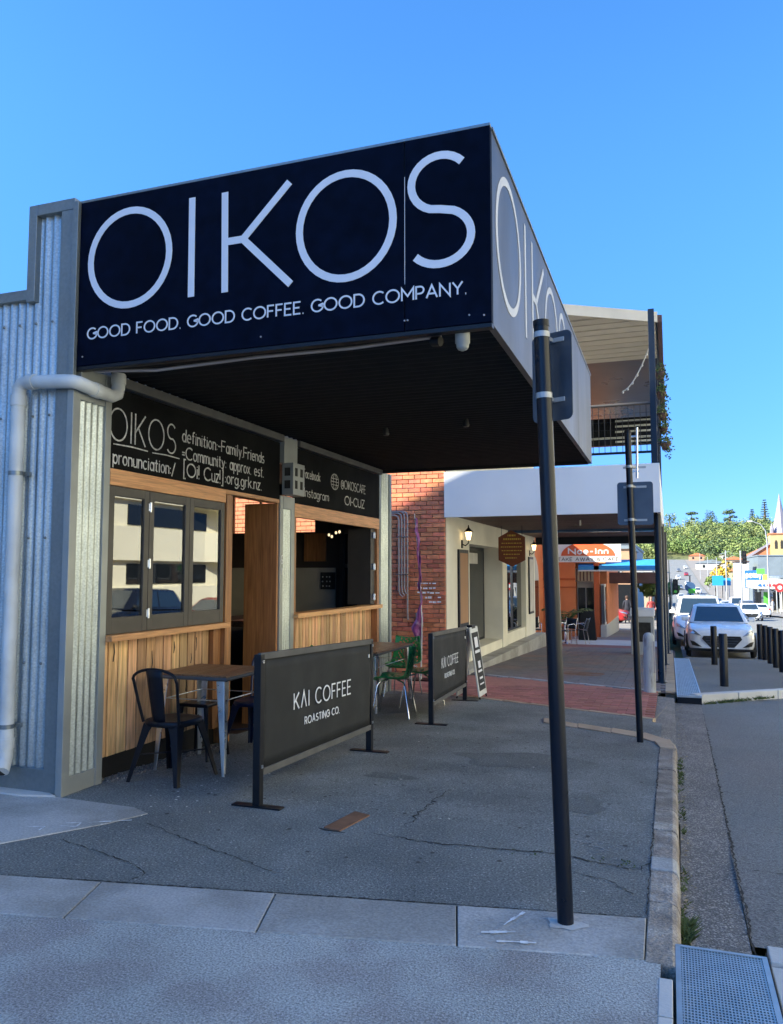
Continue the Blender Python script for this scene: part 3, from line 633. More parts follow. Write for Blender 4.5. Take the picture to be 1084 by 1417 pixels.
# --- end column (faces the footpath)
c = MB(); c.corrug((-4.012,4.53,.1),(0,1,0),.29,(0,0,1),2.75,(1,0,0), .066, .011); col_a = c.build('corrugated_column', M['galv'], cafe)
c = MB(); c.box(-4.045,-3.99,4.46,4.535,0,2.86); c.box(-4.045,-3.985,4.80,4.868,0,3.04); c.box(-4.044,-3.992,4.535,4.80,0,.125); c.box(-4.044,-3.992,4.535,4.80,2.80,3.04); 
MB().box(-4.046,-4.0,4.46,4.494,2.86,4.26).build('corner_flashing', M['flash'], cafe, bevel=.003)
c.build('flashing', M['flash_warm'], col_a, bevel=.003)
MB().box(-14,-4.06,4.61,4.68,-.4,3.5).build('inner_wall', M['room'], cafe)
# --- pvc downpipe
d = MB(); d.tube([(-3.925,4.86,3.06),(-3.925,4.86,2.95),(-3.925,4.845,2.90),(-3.925,4.79,2.875),(-3.935,4.60,2.885),(-3.945,4.46,2.90),(-3.97,4.425,2.905),(-4.03,4.42,2.91),(-4.34,4.42,2.93),(-4.415,4.42,2.925),(-4.445,4.42,2.89),(-4.45,4.42,2.80),(-4.45,4.42,.30),(-4.445,4.41,.22),(-4.42,4.36,.165)], .05, 16)
pipe = d.build('downpipe', M['pvc'], cafe)
for p, q in [((-3.925,4.86,2.98),(-3.925,4.86,3.05)),((-3.935,4.66,2.882),(-3.937,4.60,2.885)),((-4.36,4.42,2.931),(-4.30,4.42,2.928)),((-4.45,4.42,2.84),(-4.45,4.42,2.76)),((-4.45,4.42,.38),(-4.45,4.42,.31))]: MB().tube([p,q], .056, 16).build('pipe_socket', M['pvc'], pipe)
d = MB(); d.tube([(-4.43,4.375,.18),(-4.4205,4.3605,.1645)], .045, 14); d.build('pipe_mouth', M['crack'], pipe)
for z in (2.25, .45): MB().lathe((-4.45,4.42,z), [(.053,0),(.053,.03)], 16).box(-4.52,-4.37,4.46,4.485,z,z+.03).build('bracket', M['flash'], pipe)
d = MB(); d.tube([(-4.64,4.5,.47),(-4.64,4.44,.47),(-4.635,4.41,.44),(-4.63,4.405,.38),(-4.63,4.405,.16),(-4.62,4.37,.10)], .05, 14)
d.build('short_outlet_pipe', M['pvc'], cafe)
# --- facade boards
def chalk(y0, y1, z0, z1):
    return MB().box(-4.03,-3.99,y0,y1,z0,z1).build('chalkboard', M['chalkboard'], cafe, bevel=.002)
cb = chalk(4.872,7.63,2.345,2.97); cx = -3.989
def ctext(t, y0, y1, z, h, par, s=.11, serif=.06, gap=.16):
    write(t, (cx,y0,z), YP, UP, XP, h, y1-y0, s, gap, serif, .18, .002).build('chalk_lettering', M['chalk'], par)
write('OIKOS', (cx,4.85,2.565), YP, UP, XP, .25, .85, .05, .2, 0, .1, .002).build('chalk_lettering', M['chalk'], cb)
mb = MB()
for a, b in ((4.9,5.32),(5.38,5.76)): ribbon(mb, [(a,2.532),((a+b)/2,2.54),(b,2.535)], .009, Vector((cx,0,0)), YP, UP, XP, .002, .2)
mb.build('chalk_underline', M['chalk'], cb)
ctext('definition:-Family.Friends', 5.80, 7.27, 2.695, .105, cb)
ctext('=Community: approx. est.', 5.80, 7.26, 2.545, .105, cb)
ctext('pronunciation:/', 4.90, 5.70, 2.385, .10, cb)
ctext('[Oi! Cuz!]', 5.83, 6.47, 2.395, .115, cb)
ctext(':org.grk.nz.', 6.51, 7.22, 2.405, .105, cb)
cb2 = chalk(8.02,10.75,2.335,2.975)
ctext('Facebook', 8.20, 8.68, 2.655, .10, cb2, .1, .02)
ctext('Instagram', 8.24, 8.94, 2.435, .10, cb2, .1, .02)
ctext('@OIKOSCAFE', 9.33, 10.20, 2.645, .11, cb2, .1, .0)
ctext('OI-CUZ', 9.46, 10.16, 2.44, .11, cb2, .13, .03)
mb = MB()
for rx in (.12,.05): ribbon(mb, circ(9.13,2.70,rx,.10), .008, Vector((cx,0,0)), YP, UP, XP, .002, .1)
for dz in (-.04,0,.04): ribbon(mb, [(9.02,2.70+dz),(9.24,2.70+dz)], .008, Vector((cx,0,0)), YP, UP, XP, .002, .1)
mb.build('chalk_globe', M['chalk'], cb2)
MB().box(-4.0,-3.93,4.875,7.62,2.975,3.05).build('head_channel', M['banner_rail'], cafe, bevel=.004)
MB().box(-4.0,-3.93,8.02,10.75,2.98,3.05).build('head_channel', M['banner_rail'], cafe, bevel=.004)
# --- timber work
def tim(x0,x1,y0,y1,z0,z1,m='sill',name='timber_rail', par=cafe): return MB().box(x0,x1,y0,y1,z0,z1).build(name, M[m], par, bevel=.003)
tim(-4.05,-3.985,4.872,6.53,2.215,2.342)                      # head over bifold window
tim(-4.10,-3.93,4.872,6.55,1.03,1.078,'sill','window_sill')
tim(-4.12,-3.985,6.545,6.655,-.05,2.30,'jamb','door_post')
tim(-4.12,-3.985,6.53,7.62,2.303,2.343)
tim(-4.40,-4.0,7.60,7.636,-.1,2.30,'jamb','door_reveal')
tim(-4.05,-3.985,8.0,10.755,2.18,2.332)
tim(-4.12,-3.93,8.0,10.755,1.035,1.088,'sill','window_sill')
tim(-4.30,-3.99,10.68,10.756,.0,2.18,'jamb','window_post')
tim(-4.05,-3.99,8.0,8.05,.0,2.18,'jamb','window_post')
tim(-4.10,-4.03,6.42,6.545,.1,1.03,'jamb','corner_board')
tim(-4.10,-4.03,4.872,4.90,.1,1.03,'jamb','corner_board')
for y0, y1, wd, z0 in ((4.90,6.42,.117,.15),(8.06,10.68,.087,.02)):
    n = round((y1-y0)/wd); wd = (y1-y0)/n
    clad = tag(MB().box(-4.14,-4.10,y0,y1,z0,1.03).build('timber_cladding', M['crack'], cafe))
    pmsh = unit_box_mesh('plank', .022, wd-.013, 1.03-z0, M['plank'], .003)
    for i in range(n): piece('plank', pmsh, clad, (-4.088+random.uniform(-.003,.003), y0+wd*(i+.5), (1.03+z0)/2+random.uniform(-.003,0)), (random.uniform(-.003,.003),0,random.uniform(-.02,.02)))
MB().box(-4.16,-4.09,4.87,6.6,-.1,.145).build('dark_plinth', M['black_ceiling'], cafe)  # black strip paints in the shade of the recess under the planks
MB().box(-4.12,-4.06,8.0,10.76,-.3,.015).build('dark_plinth', M['black_ceiling'], cafe)
mb = MB()
for i in range(420):
    y = random.uniform(4.95,6.5); x = random.uniform(-4.08,-3.93); r = random.uniform(.006,.016)
    mb.lathe((x,y,gz(y)), [(r,0),(r*.7,r*.8)], 5)
tag(mb.build('gravel_edge', M['gutter'], cafe), kind='stuff')
# knots / splits in the planks
mb = MB()
for y, z, l in ((5.07,.93,.14),(5.55,.80,.2),(6.2,.90,.12),(5.86,.9,.1),(6.05,.55,.1),(6.12,.78,.09)):
    ribbon(mb, [(y,z-l/2),(y+.012,z),(y+.004,z+l/2)], .010, Vector((-4.0745,0,0)), YP, UP, XP, .0012, .5)
mb.build('timber_split', M['crack'], cafe)
# --- bifold window of three leaves
for y0, y1 in ((4.88,5.37),(5.375,5.945),(5.95,6.525)):
    f = MB(); x0, x1 = -4.035, -3.995; s = .062; z0, z1 = 1.08, 2.213
    f.box(x0,x1,y0,y0+s,z0,z1); f.box(x0,x1,y1-s,y1,z0,z1); f.box(x0+.001,x1-.001,y0+s,y1-s,z0,z0+.125); f.box(x0+.001,x1-.001,y0+s,y1-s,z1-.075,z1)
    win = f.build('window_leaf', M['frame'], cafe, bevel=.004)
    MB().box(-4.02,-4.012,y0+s,y1-s,z0+.125,z1-.075).build('pane', M['window'], win)
    if y0 > 5.3 and y0 < 5.5:
        for z in (2.08,1.62,1.22): MB().lathe((-3.985,y0,z-.04), [(.009,0),(.009,.08)], 8).box(-3.994,-3.988,y0-.02,y0+.02,z-.03,z+.03).build('hinge', M['steel'], win)
# folded leaves at the far jamb of the serving window
f = MB()
for k in range(3): f.box(-4.02-.36,-4.02,10.50+.055*k,10.50+.055*k+.045,1.09,2.18)
fw_ = f.build('folded_window_leaf', M['frame'], cafe, bevel=.004)
for z in (2.08,1.63,1.2): MB().box(-4.03,-3.985,10.52,10.60,z-.04,z+.04).box(-4.0,-3.975,10.545,10.555,z-.05,z+.05).build('hinge', M['steel'], fw_)
# --- middle column, lantern box, number
c = MB(); c.corrug((-4.0,7.72,-.1),(0,1,0),.19,(0,0,1),2.4,(1,0,0), .05, .006); cbm = c.build('corrugated_column', M['galv'], cafe)
c = MB(); c.box(-4.06,-3.985,7.645,7.72,-.15,2.39); c.box(-4.06,-3.985,7.91,7.995,-.15,2.39); c.box(-4.05,-3.98,7.72,7.91,2.25,2.392); c.box(-4.05,-3.95,7.66,7.98,2.75,3.04)
c.build('flashing', M['flash_warm'], cbm, bevel=.004)
mb = MB(); ribbon(mb, arc(7.69,1.69,.02,.045,60,180,6) + arc(7.69,1.665,.02,.022,180,540,12), .008, Vector((-3.984,0,0)), YP, UP, XP); ribbon(mb, [(7.69,1.52),(7.69,1.60)], .01, Vector((-3.984,0,0)), YP, UP, XP)
mb.build('street_number', M['letter'], cbm)
lb = tag(MB().box(-4.0,-3.86,7.70,7.985,2.40,2.755).build('house_shaped_lantern', M['flash_warm'], cafe, bevel=.005))
for y in (7.745, 7.875):
    for z in (2.47, 2.61): MB().box(-3.862,-3.856,y,y+.055,z,z+.09).build('window_cut_out', M['crack'], lb)
for z in (2.47, 2.61): MB().box(-3.965,-3.895,7.696,7.702,z,z+.09).build('window_cut_out', M['crack'], lb)
# --- far column
c = MB(); c.corrug((-4.0,10.84,-.3),(0,1,0),.34,(0,0,1),3.34,(1,0,0)); cc = c.build('corrugated_column', M['galv'], cafe)
c = MB(); c.box(-4.06,-3.985,10.765,10.84,-.35,3.04); c.box(-4.06,-3.975,11.18,11.27,-.35,3.04); c.build('flashing', M['flash'], cc, bevel=.004)
# --- shell and interior
MB().box(-9.0,-4.06,4.69,11.26,3.06,3.14).build('roof', M['galv'], cafe)
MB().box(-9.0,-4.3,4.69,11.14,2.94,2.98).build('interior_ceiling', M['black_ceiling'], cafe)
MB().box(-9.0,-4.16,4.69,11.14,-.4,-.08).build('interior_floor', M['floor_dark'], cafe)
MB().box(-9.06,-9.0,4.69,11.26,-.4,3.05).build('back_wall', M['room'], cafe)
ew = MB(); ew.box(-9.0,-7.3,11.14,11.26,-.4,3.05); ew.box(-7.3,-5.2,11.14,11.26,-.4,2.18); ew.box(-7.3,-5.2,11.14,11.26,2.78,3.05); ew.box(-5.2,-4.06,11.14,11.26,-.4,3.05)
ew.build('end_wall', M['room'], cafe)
MB().box(-7.0,-4.84,11.10,11.138,-.08,1.62).build('pale_wainscot', M['room_pale'], cafe)
mb = MB()
for x in (-6.7,-6.2,-5.75): mb.box(x,x+.03,11.17,11.22,2.18,2.78)
mb.build('transom_bar', M['jamb'], cafe)
MB().box(-5.36,-5.0,11.09,11.13,1.72,2.15).build('framed_picture', M['jamb'], cafe)
MB().box(-5.06,-4.83,11.06,11.10,1.29,1.55).build('menu_panel', M['crack'], cafe)
mb = MB()
for i in range(9): mb.lathe((-5.02+.06*(i%3)+random.uniform(-.01,.01),11.055,1.34+.07*(i//3)), [(.012,0),(.012,.004)], 8, 'y')
tag(mb.build('menu_mark', M['chalk'], cafe), kind='stuff')
MB().box(-4.74,-4.68,11.05,11.12,.3,2.2).box(-4.32,-4.27,11.05,11.12,.3,2.2).box(-4.68,-4.32,11.05,11.12,2.14,2.2).box(-4.68,-4.32,11.05,11.12,1.62,1.68).build('inner_door_frame', M['frame'], cafe)
MB().box(-4.68,-4.32,11.10,11.12,.3,2.14).build('inner_door_pane', M['dark_glass'], cafe)
MB().box(-4.75,-4.18,7.9,10.4,.93,1.0).build('counter_top', M['table_wood'], cafe)
MB().box(-5.7,-5.1,7.2,10.6,-.08,.95).build('bar_counter', M['room'], cafe)
MB().box(-4.46,-4.40,6.66,7.05,-.08,2.28).build('door_edge', M['jamb'], cafe)
MB().lathe((-4.38,7.02,1.15), [(.012,0),(.012,.16)], 8).build('door_handle', M['steel'], cafe)
for x, y, z in ((-4.72,10.6,2.10),(-4.63,10.5,2.07),(-4.52,10.4,2.12),(-4.38,10.2,2.12)):
    b = MB(); b.lathe((x,y,z), [(.006,.86),(.006,.06),(.02,.05),(.02,.03)], 8); pl = b.build('pendant_cord', M['black'], cafe)
    MB().lathe((x,y,z), [(.003,-.022),(.015,-.012),(.018,.003),(.012,.02)], 10).build('bulb', M['bulb'], pl)
# --- canopy
cp = MB(); cp.corrug((-4.0,4.56,3.075),(0,1,0),6.38,(1,0,0),3.0,(0,0,-1),.11,.014); cp.build('canopy_soffit', M['black_ceiling'], cafe)
MB().box(-4.0,-1.02,4.55,10.92,3.11,3.16).build('canopy_roof', M['galv'], cafe)
MB().box(-3.98,-1.0,10.86,10.93,3.02,3.14).build('canopy_end_beam', M['black_ceiling'], cafe)
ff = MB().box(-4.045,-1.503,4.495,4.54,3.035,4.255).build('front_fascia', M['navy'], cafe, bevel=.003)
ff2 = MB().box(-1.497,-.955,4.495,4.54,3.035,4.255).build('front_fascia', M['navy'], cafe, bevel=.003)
MB().box(-4.045,-.955,4.50,4.545,4.256,4.275).build('fascia_cap', M['flash'], ff, bevel=.002)
MB().box(-4.045,-.955,4.50,4.56,3.005,3.033).build('fascia_trim', M['black'], ff, bevel=.002)
OX, OZ = -3.91, 3.435
fY = 4.4945
def fchar(ch, pls): 
    mb = MB()
    for i_, p in enumerate(pls): ribbon(mb, p, .05, Vector((0,fY,0)), XP, UP, Vector((0,-1,0)), .003 + i_*.0005)
    return mb.build('letter', M['letter'], ff if ch != 'S' else ff2)
ch_ = [('O', [circ(-3.565,3.785,.335,.345,40)]), ('I', [[(-3.045,3.435),(-3.05,4.14)]]),
       ('K', [[(-2.78,3.435),(-2.79,4.135)], [(-2.78,3.785),(-2.645,3.785)], [(-2.65,3.78),(-2.30,4.125)], [(-2.65,3.79),(-2.285,3.43)]]),
       ('O', [circ(-1.90,3.765,.325,.345,40)])]
for ch, p in ch_: fchar(ch, p)
def S_(cx_, zc, rx, rz, s=1): return [(cx_+a*rx, zc+b*rz) for a, b in (arc(.02,.5,.92,.5,40,180,12) + arc(.02,.5,.92,.5,180,250,6)[1:] + [(.05,-.0)] + arc(.0,-.5,1,.5,72,0,8)[1:] + arc(.0,-.5,1,.5,0,-140,14)[1:])]
fchar('S', [S_(-1.275,3.775,.20,.345)])
tg = 'GOOD FOOD. GOOD COFFEE. GOOD COMPANY.'
lay, tot = layout(tg, .2); sx = 2.80/tot
for ch, pls in lay:
    if not pls: continue
    lm = MB(); px_ = 0
    for pl in pls:
        pts = [(-3.91 + a*sx, 3.225 + b*.078) for a, b in pl]; px_ = max(p[0] for p in pts)
        ribbon(lm, pts, .0105, Vector((0,fY,0)), XP, UP, Vector((0,-1,0)), .003 + pls.index(pl)*.0005)
    lm.build('letter', M['letter'], ff if px_ < -1.5 else ff2)
mb = MB()
for x, z in ((-1.50,3.10),(-1.48,3.10),(-1.09,3.09),(-1.0,3.08),(-3.95,3.1),(-2.5,3.1)): mb.lathe((x,4.494,z), [(.006,0),(.006,-.004)], 8, 'y')
tag(mb.build('fixing', M['conduit'], ff), kind='stuff')
MB().box(-1.5,-1.497,4.4935,4.4948,3.33,4.02).build('panel_seam', M['letter'], ff2)
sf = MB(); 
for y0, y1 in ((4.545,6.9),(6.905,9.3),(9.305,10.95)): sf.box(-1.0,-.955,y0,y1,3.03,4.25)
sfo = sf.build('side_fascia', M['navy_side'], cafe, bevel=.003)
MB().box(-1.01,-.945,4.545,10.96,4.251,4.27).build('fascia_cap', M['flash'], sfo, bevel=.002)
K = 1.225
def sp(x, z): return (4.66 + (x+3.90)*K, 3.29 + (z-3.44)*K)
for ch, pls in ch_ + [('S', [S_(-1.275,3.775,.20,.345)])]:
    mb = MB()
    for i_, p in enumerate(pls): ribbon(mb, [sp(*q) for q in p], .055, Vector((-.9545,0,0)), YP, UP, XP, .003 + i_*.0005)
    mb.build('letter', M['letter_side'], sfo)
# cable, camera and downlights under the canopy
MB().tube([(-3.93,4.60,3.02),(-3.4,4.62,2.985),(-2.6,4.62,3.005),(-1.9,4.62,3.0),(-1.3,4.62,3.02)], .012, 8).build('cable_conduit', M['conduit'], cafe)
sc_ = tag(MB().lathe((-1.16,4.60,2.93), [(.004,-.026),(.028,-.016),(.038,.0),(.04,.02),(.046,.025),(.046,.11)], 16).build('security_camera', M['flash_warm']), 'white dome security camera under the corner of the black sign canopy', 'security camera')
MB().tube([(-1.36,4.62,2.99),(-1.30,4.60,2.98)], .03, 10).build('camera_junction', M['black'], sc_)
for x, y in ((-2.76,7.65),(-1.85,7.45)): MB().lathe((x,y,3.0), [(.028,-.02),(.035,.0),(.02,.06)], 12).build('canopy_downlight', M['grille'], cafe)
# unseen added block, its skyline shaped for this corner's shade and the lit brickwork
nb = thing('shade_block', 'unseen steep-sided block added outside the picture on the left to shade the cafe corner', 'shade block', (-20,-4,0))
hp = [(-14,-16,0),(-14,8.7,0),(-14,8.7,8.12),(-14,4.6,15.3),(-14,3.9,17.0),(-14,-16,17.0)]
MB().slab(hp, (-9,-6.3,0)).build('hall_wall', M['render_grey'], nb)

# ================================================================== TABLES AND CHAIRS
def tolix(m, seat_m):
    t = thing('metal_chair', 'x', 'chair')
    s = MB(); 
    def sq(r, z, k=24, ex=.55):
        return [(r*abs(math.cos(2*PI*i/k))**ex*math.copysign(1,math.cos(2*PI*i/k)), r*abs(math.sin(2*PI*i/k))**ex*math.copysign(1,math.sin(2*PI*i/k)), z) for i in range(k)]
    rings = [sq(.15,.452), sq(.172,.456), sq(.182,.450), sq(.184,.425), sq(.176,.41)]
    vs = [p for r in rings for p in r]; k = 24
    s.add(vs, [(j*k+i, j*k+(i+1)%k, (j+1)*k+(i+1)%k, (j+1)*k+i) for j in range(4) for i in range(k)] + [tuple(range(k))], True)
    s.build('seat', M[seat_m], t)
    for sx_ in (-1,1):
        for sy in (-1,1):
            l = MB(); top = Vector((.145*sx_,.145*sy,.43)); bot = Vector((.225*sx_,.235*sy,0)); secs = []
            for f in (0,.12,.5,1):
                c_ = top.lerp(bot, f); wd = [.085,.062,.038,.02][(0,.12,.5,1).index(f)]
                dx, dy = Vector((sx_,0,0)), Vector((0,sy,0))
                secs += [c_+dx*.012+dy*.012, c_-dx*wd+dy*.012, c_-dx*wd*.95+dy*.004, c_+dx*.003+dy*.003, c_+dx*.004-dy*wd*.95, c_+dx*.012-dy*wd]
            fs = [(j*6+i, j*6+(i+1)%6, (j+1)*6+(i+1)%6, (j+1)*6+i) for j in range(3) for i in range(6)] + [tuple(range(6)), tuple(range(18,24))]
            l.add(secs, fs); l.build('leg', M[m], t, bevel=.002)
    b = MB(); hoop = [(-.165,-.15,.44),(-.185,-.19,.60),(-.20,-.225,.75)] + [(.20*math.cos(a), -.235, .77+.075*math.sin(a)) for a in [PI - PI*i/10 for i in range(11)]] + [(.20,-.225,.75),(.185,-.19,.60),(.165,-.15,.44)]
    b.tube(hoop, .0115, 8); b.build('back_hoop', M[m], t)
    sp_ = MB(); sp_.grid(lambda a, c: ((a-.5)*(.115+.035*c), -.165-.075*c - .012*math.cos((a-.5)*3), .43+.412*c), 6, 6); sp_.build('back_splat', M[m], t, solid=.004)
    st = MB()
    st.tube([(-.165,-.17,.2),(.165,.17,.2)], .006, 6); st.tube([(.165,-.17,.2),(-.165,.17,.2)], .006, 6); st.build('stretcher', M[m], t)
    return t
ch1 = tolix('chair_paint', 'chair_paint'); ch1.location = (-3.60,5.20,gz(5.2)); ch1.rotation_euler = (0,0,math.radians(-4)); ch1['label'] = 'matte black metal chair with a hooped back at the near end of the cafe table'
ch1['group'] = 'metal chairs at the front cafe table'
ch2 = tolix('blue_chair', 'blue_chair'); ch2.location = (-3.56,6.42,gz(6.4)); ch2.rotation_euler = (0,0,math.radians(176)); ch2['label'] = 'dark blue metal chair behind the far end of the front cafe table'
ch2['group'] = 'metal chairs at the front cafe table'
st = thing('metal_stool', 'low dark stool under the front table beside the timber wall', 'stool', (-3.86,5.98,gz(6)))
MB().slab([(-4.0,5.84,.40),(-3.72,5.84,.40),(-3.72,6.12,.40),(-4.0,6.12,.40)], (0,0,.03)).build('seat', M['chair_paint'], st, bevel=.01)
for sx_ in (-1,1):
    for sy in (-1,1): MB().tube([(-3.86+.12*sx_,5.98+.12*sy,.40),(-3.86+.17*sx_,5.98+.17*sy,gz(6))], [.02,.012], 8).build('leg', M['chair_paint'], st)
def cafe_table(x0, x1, y0, y1, zt, label, skew=0, nb=5):
    xm, ym = (x0+x1)/2, (y0+y1)/2; g = gz(ym)
    t = thing('cafe_table', label, 'table', (xm,ym,g), 'timber topped cafe tables')
    rim = MB(); 
    rim.box(x0,x1,y0,y1,zt-.035,zt-.008); rm = rim.build('table_rim', M['banner_rail'], t, bevel=.012)
    top = MB(); 
    tp = top.box(x0+.012,x1-.012,y0+.012,y1-.012,zt-.007,zt-.002).build('table_top', M['table_wood'], t)
    wd = (x1-x0-.02)/nb; pmh = unit_box_mesh('board', wd-.003, y1-y0-.02, .012, M['table_wood'], .002)
    for i in range(nb): piece('board', pmh, tp, (x0+.01+wd*(i+.5), ym, zt))
    for sx_ in (-1,1):
        for sy in (-1,1):
            cx_, cy_ = (x0+.075 if sx_ < 0 else x1-.075), (y0+.075 if sy < 0 else y1-.075)
            l = MB(); secs = []
            for f, wd_ in ((0,.075),(.1,.07),(.5,.05),(.85,.032),(1,.024)):
                z = zt-.036 + (g-zt+.036)*f; ox, oy = cx_+.03*f*sx_, cy_+.03*f*sy
                dx, dy = sx_, sy
                secs += [(ox+.02*dx,oy+.02*dy,z),(ox+(.02-wd_)*dx,oy+.02*dy,z),(ox+(.02-wd_)*dx,oy+.012*dy,z),(ox-.0*dx,oy-.0*dy,z),(ox+.012*dx,oy+(.02-wd_)*dy,z),(ox+.02*dx,oy+(.02-wd_)*dy,z)]
            l.add(secs, [(j*6+i, j*6+(i+1)%6, (j+1)*6+(i+1)%6, (j+1)*6+i) for j in range(4) for i in range(6)] + [tuple(range(6)), tuple(range(24,30))])
            l.build('leg', M['steel'], t, bevel=.004)
    for y in (y0+.09, y1-.09): MB().tube([(x0+.09,y,zt-.2),(x1-.09,y,zt-.2)], .005, 6).build('brace', M['steel'], t)
    for x in (x0+.09, x1-.09): MB().tube([(x,y0+.09,zt-.2),(x,y1-.09,zt-.2)], .005, 6).build('brace', M['steel'], t)
    return t
cafe_table(-3.94,-3.24,5.36,6.06,.74,'square timber topped table with bare steel legs in front of the near cafe window')
cafe_table(-3.93,-3.33,8.95,10.35,gz(9.3)+.735,'timber topped table among the green chairs under the serving window')
def green_chair(label, loc, rz):
    t = thing('green_chair', label, 'chair', (0,0,0), 'green perforated chairs round the second table')
    prof = [(.20,.415),(.19,.44),(.10,.445),(0,.435),(-.10,.43),(-.165,.45),(-.20,.50),(-.225,.60),(-.245,.70),(-.265,.80),(-.27,.815)]
    def fn(u, v):
        k = v*(len(prof)-1); i = min(int(k), len(prof)-2); f = k-i
        y = prof[i][0]*(1-f)+prof[i+1][0]*f; z = prof[i][1]*(1-f)+prof[i+1][1]*f
        a = (u-.5)*2; w_ = .225*(1-.22*max(0,v-.55)/.45)*(1-.12*(1-min(1,v*4)))
        lift = .05*abs(a)**2.4*(1-abs(v-.5)) ; fwd = .05*abs(a)**2*(v > .5)*(v-.5)*2
        return (a*w_, y+fwd, z+lift)
    s = MB(); rnd = random.Random(5)
    skip = lambda i, j: 2 < i < 21 and (2 < j < 14 or 16 < j < 36) and ((i*7+j*3) % 9 == 0 or (i + 2*j) % 11 == 3 or (i*5 + j*2) % 13 == 1)
    s.grid(fn, 24, 38, True, skip); sh = s.build('seat_shell', M['green'], t, solid=.008)
    for sx_ in (-1,1):
        for sy in (-1,1): MB().tube([(.07*sx_,.06*sy,.425),(.15*sx_,.14*sy,.41),(.17*sx_,.165*sy,.37),(.215*sx_,.225*sy,0)], .0105, 8).build('leg', M['chrome'], t)
    t.location = loc; t.rotation_euler = (0,0,rz); return t
R = math.radians
gc = green_chair('green perforated chair with chrome legs nearest the gap between the two barriers', (-3.12,8.93,gz(8.93)), R(97))
dup(gc, (-3.02,9.74,gz(9.74)), R(86), 'green perforated chair half hidden behind the far barrier')
dup(gc, (-3.62,10.75,gz(10.75)), R(180), 'green perforated chair at the far end of the second table, only its back rim showing')
dup(gc, (-3.80,8.62,gz(8.62)), R(8), 'green perforated chair whose top edge peeps over the near barrier')

# ================================================================== BARRIERS
def barrier(p, q, label, top_of=1.0):
    p, q = Vector(p), Vector(q); u = (q-p); Lh = u.length; u.normalize(); n = Vector((u.y,-u.x,0))
    zp, zq = gz(p.y), gz(q.y); O = Vector((p.x,p.y,zp))
    t = thing('cafe_barrier', label, 'barrier', tuple(O), 'printed cafe barriers along the footpath')
    def bar(a, b, c, h, m, name, bev=.003):
        pts = [a+n*c, b+n*c, b-n*c, a-n*c]; return MB().slab(pts, (0,0,h)).build(name, M[m], t, bevel=bev)
    for P, z in ((p, zp), (q, zq)):
        A = P.copy(); A.z = z + .012
        pts = [A-u*.027+n*.027, A+u*.027+n*.027, A+u*.027-n*.027, A-u*.027-n*.027]
        po = MB().slab(pts, (0,0,top_of-.012)).build('post', M['black'], t, bevel=.004)
        F = P.copy(); F.z = z
        MB().slab([F-u*.035+n*.18, F+u*.035+n*.18, F+u*.035-n*.18, F-u*.035-n*.18], (0,0,.011)).build('foot_plate', M['black'], t, bevel=.002)
        for zz in (.24,.93):
            MB().slab([A+n*.027+u*.01+UP*zz, A+n*.034+u*.01+UP*zz, A+n*.034-u*.01+UP*zz, A+n*.027-u*.01+UP*zz], (0,0,.02)).build('clip', M['steel'], po)
    a = p + u*.028; b = q - u*.028; a.z = zp + .17; b.z = zq + .17
    k = (Vector((0,0,1)))
    def para(z0, z1, th, off, m, name, ext=0, bev=.003):
        A, B = a - u*ext, b + u*ext; A = A.copy(); B = B.copy(); A.z = zp; B.z = zq
        pts = [A+UP*z0+n*(off+th), B+UP*z0+n*(off+th), B+UP*z0+n*(off-th), A+UP*z0+n*(off-th)]
        return MB().slab(pts, (0,0,z1-z0)).build(name, M[m], t, bevel=bev)
    para(.965,1.01,.014,.012,'banner_rail','top_rail',.05); para(.20,.245,.014,.012,'banner_rail','bottom_rail')
    ban = MB(); A = p+u*.03; B = q-u*.03
    def fn(s_, r_):
        P = A.lerp(B, s_); z = zp*(1-s_)+zq*s_ + .245 + .72*r_
        wv = .009*math.sin(s_*7+r_)*math.sin(r_*PI) + .004*math.sin(s_*23+r_*5)*math.sin(r_*PI) - .006*max(0,1-abs(s_-.06)*14)*math.sin(r_*9)**2
        P = P + n*(.012+wv); P.z = z; return P
    ban.grid(fn, 40, 10); bn = ban.build('banner', M['banner'], t, solid=.003)
    sl = Vector((u.x, u.y, (zq-zp)/Lh))
    o1 = p + u*(.47) + n*.0235; o1.z = zp + .575 + sl.z*.47
    write('K^I COFFEE', o1, sl, UP, n, .115, 1.06, .105, .3).build('lettering', M['letter'], bn)
    o2 = p + u*(.65) + n*.0235; o2.z = zp + .445 + sl.z*.65
    write('ROASTING CO.', o2, sl, UP, n, .052, .64, .15, .28).build('lettering', M['letter'], bn)
    hk = MB(); P = q - u*.08 + n*.02; P.z = zq+.88; hk.tube([P, P+Vector((0,0,-.03))], .01, 8); hk.build('hook', M['steel'], bn)
    return t
barrier((-2.61,4.73,0),(-2.60,6.77,0), 'nearer black cafe barrier with white lettering, in front of the steel legged table')
barrier((-2.52,8.46,0),(-2.68,10.62,0), 'farther black cafe barrier with white lettering, beside the green chairs')
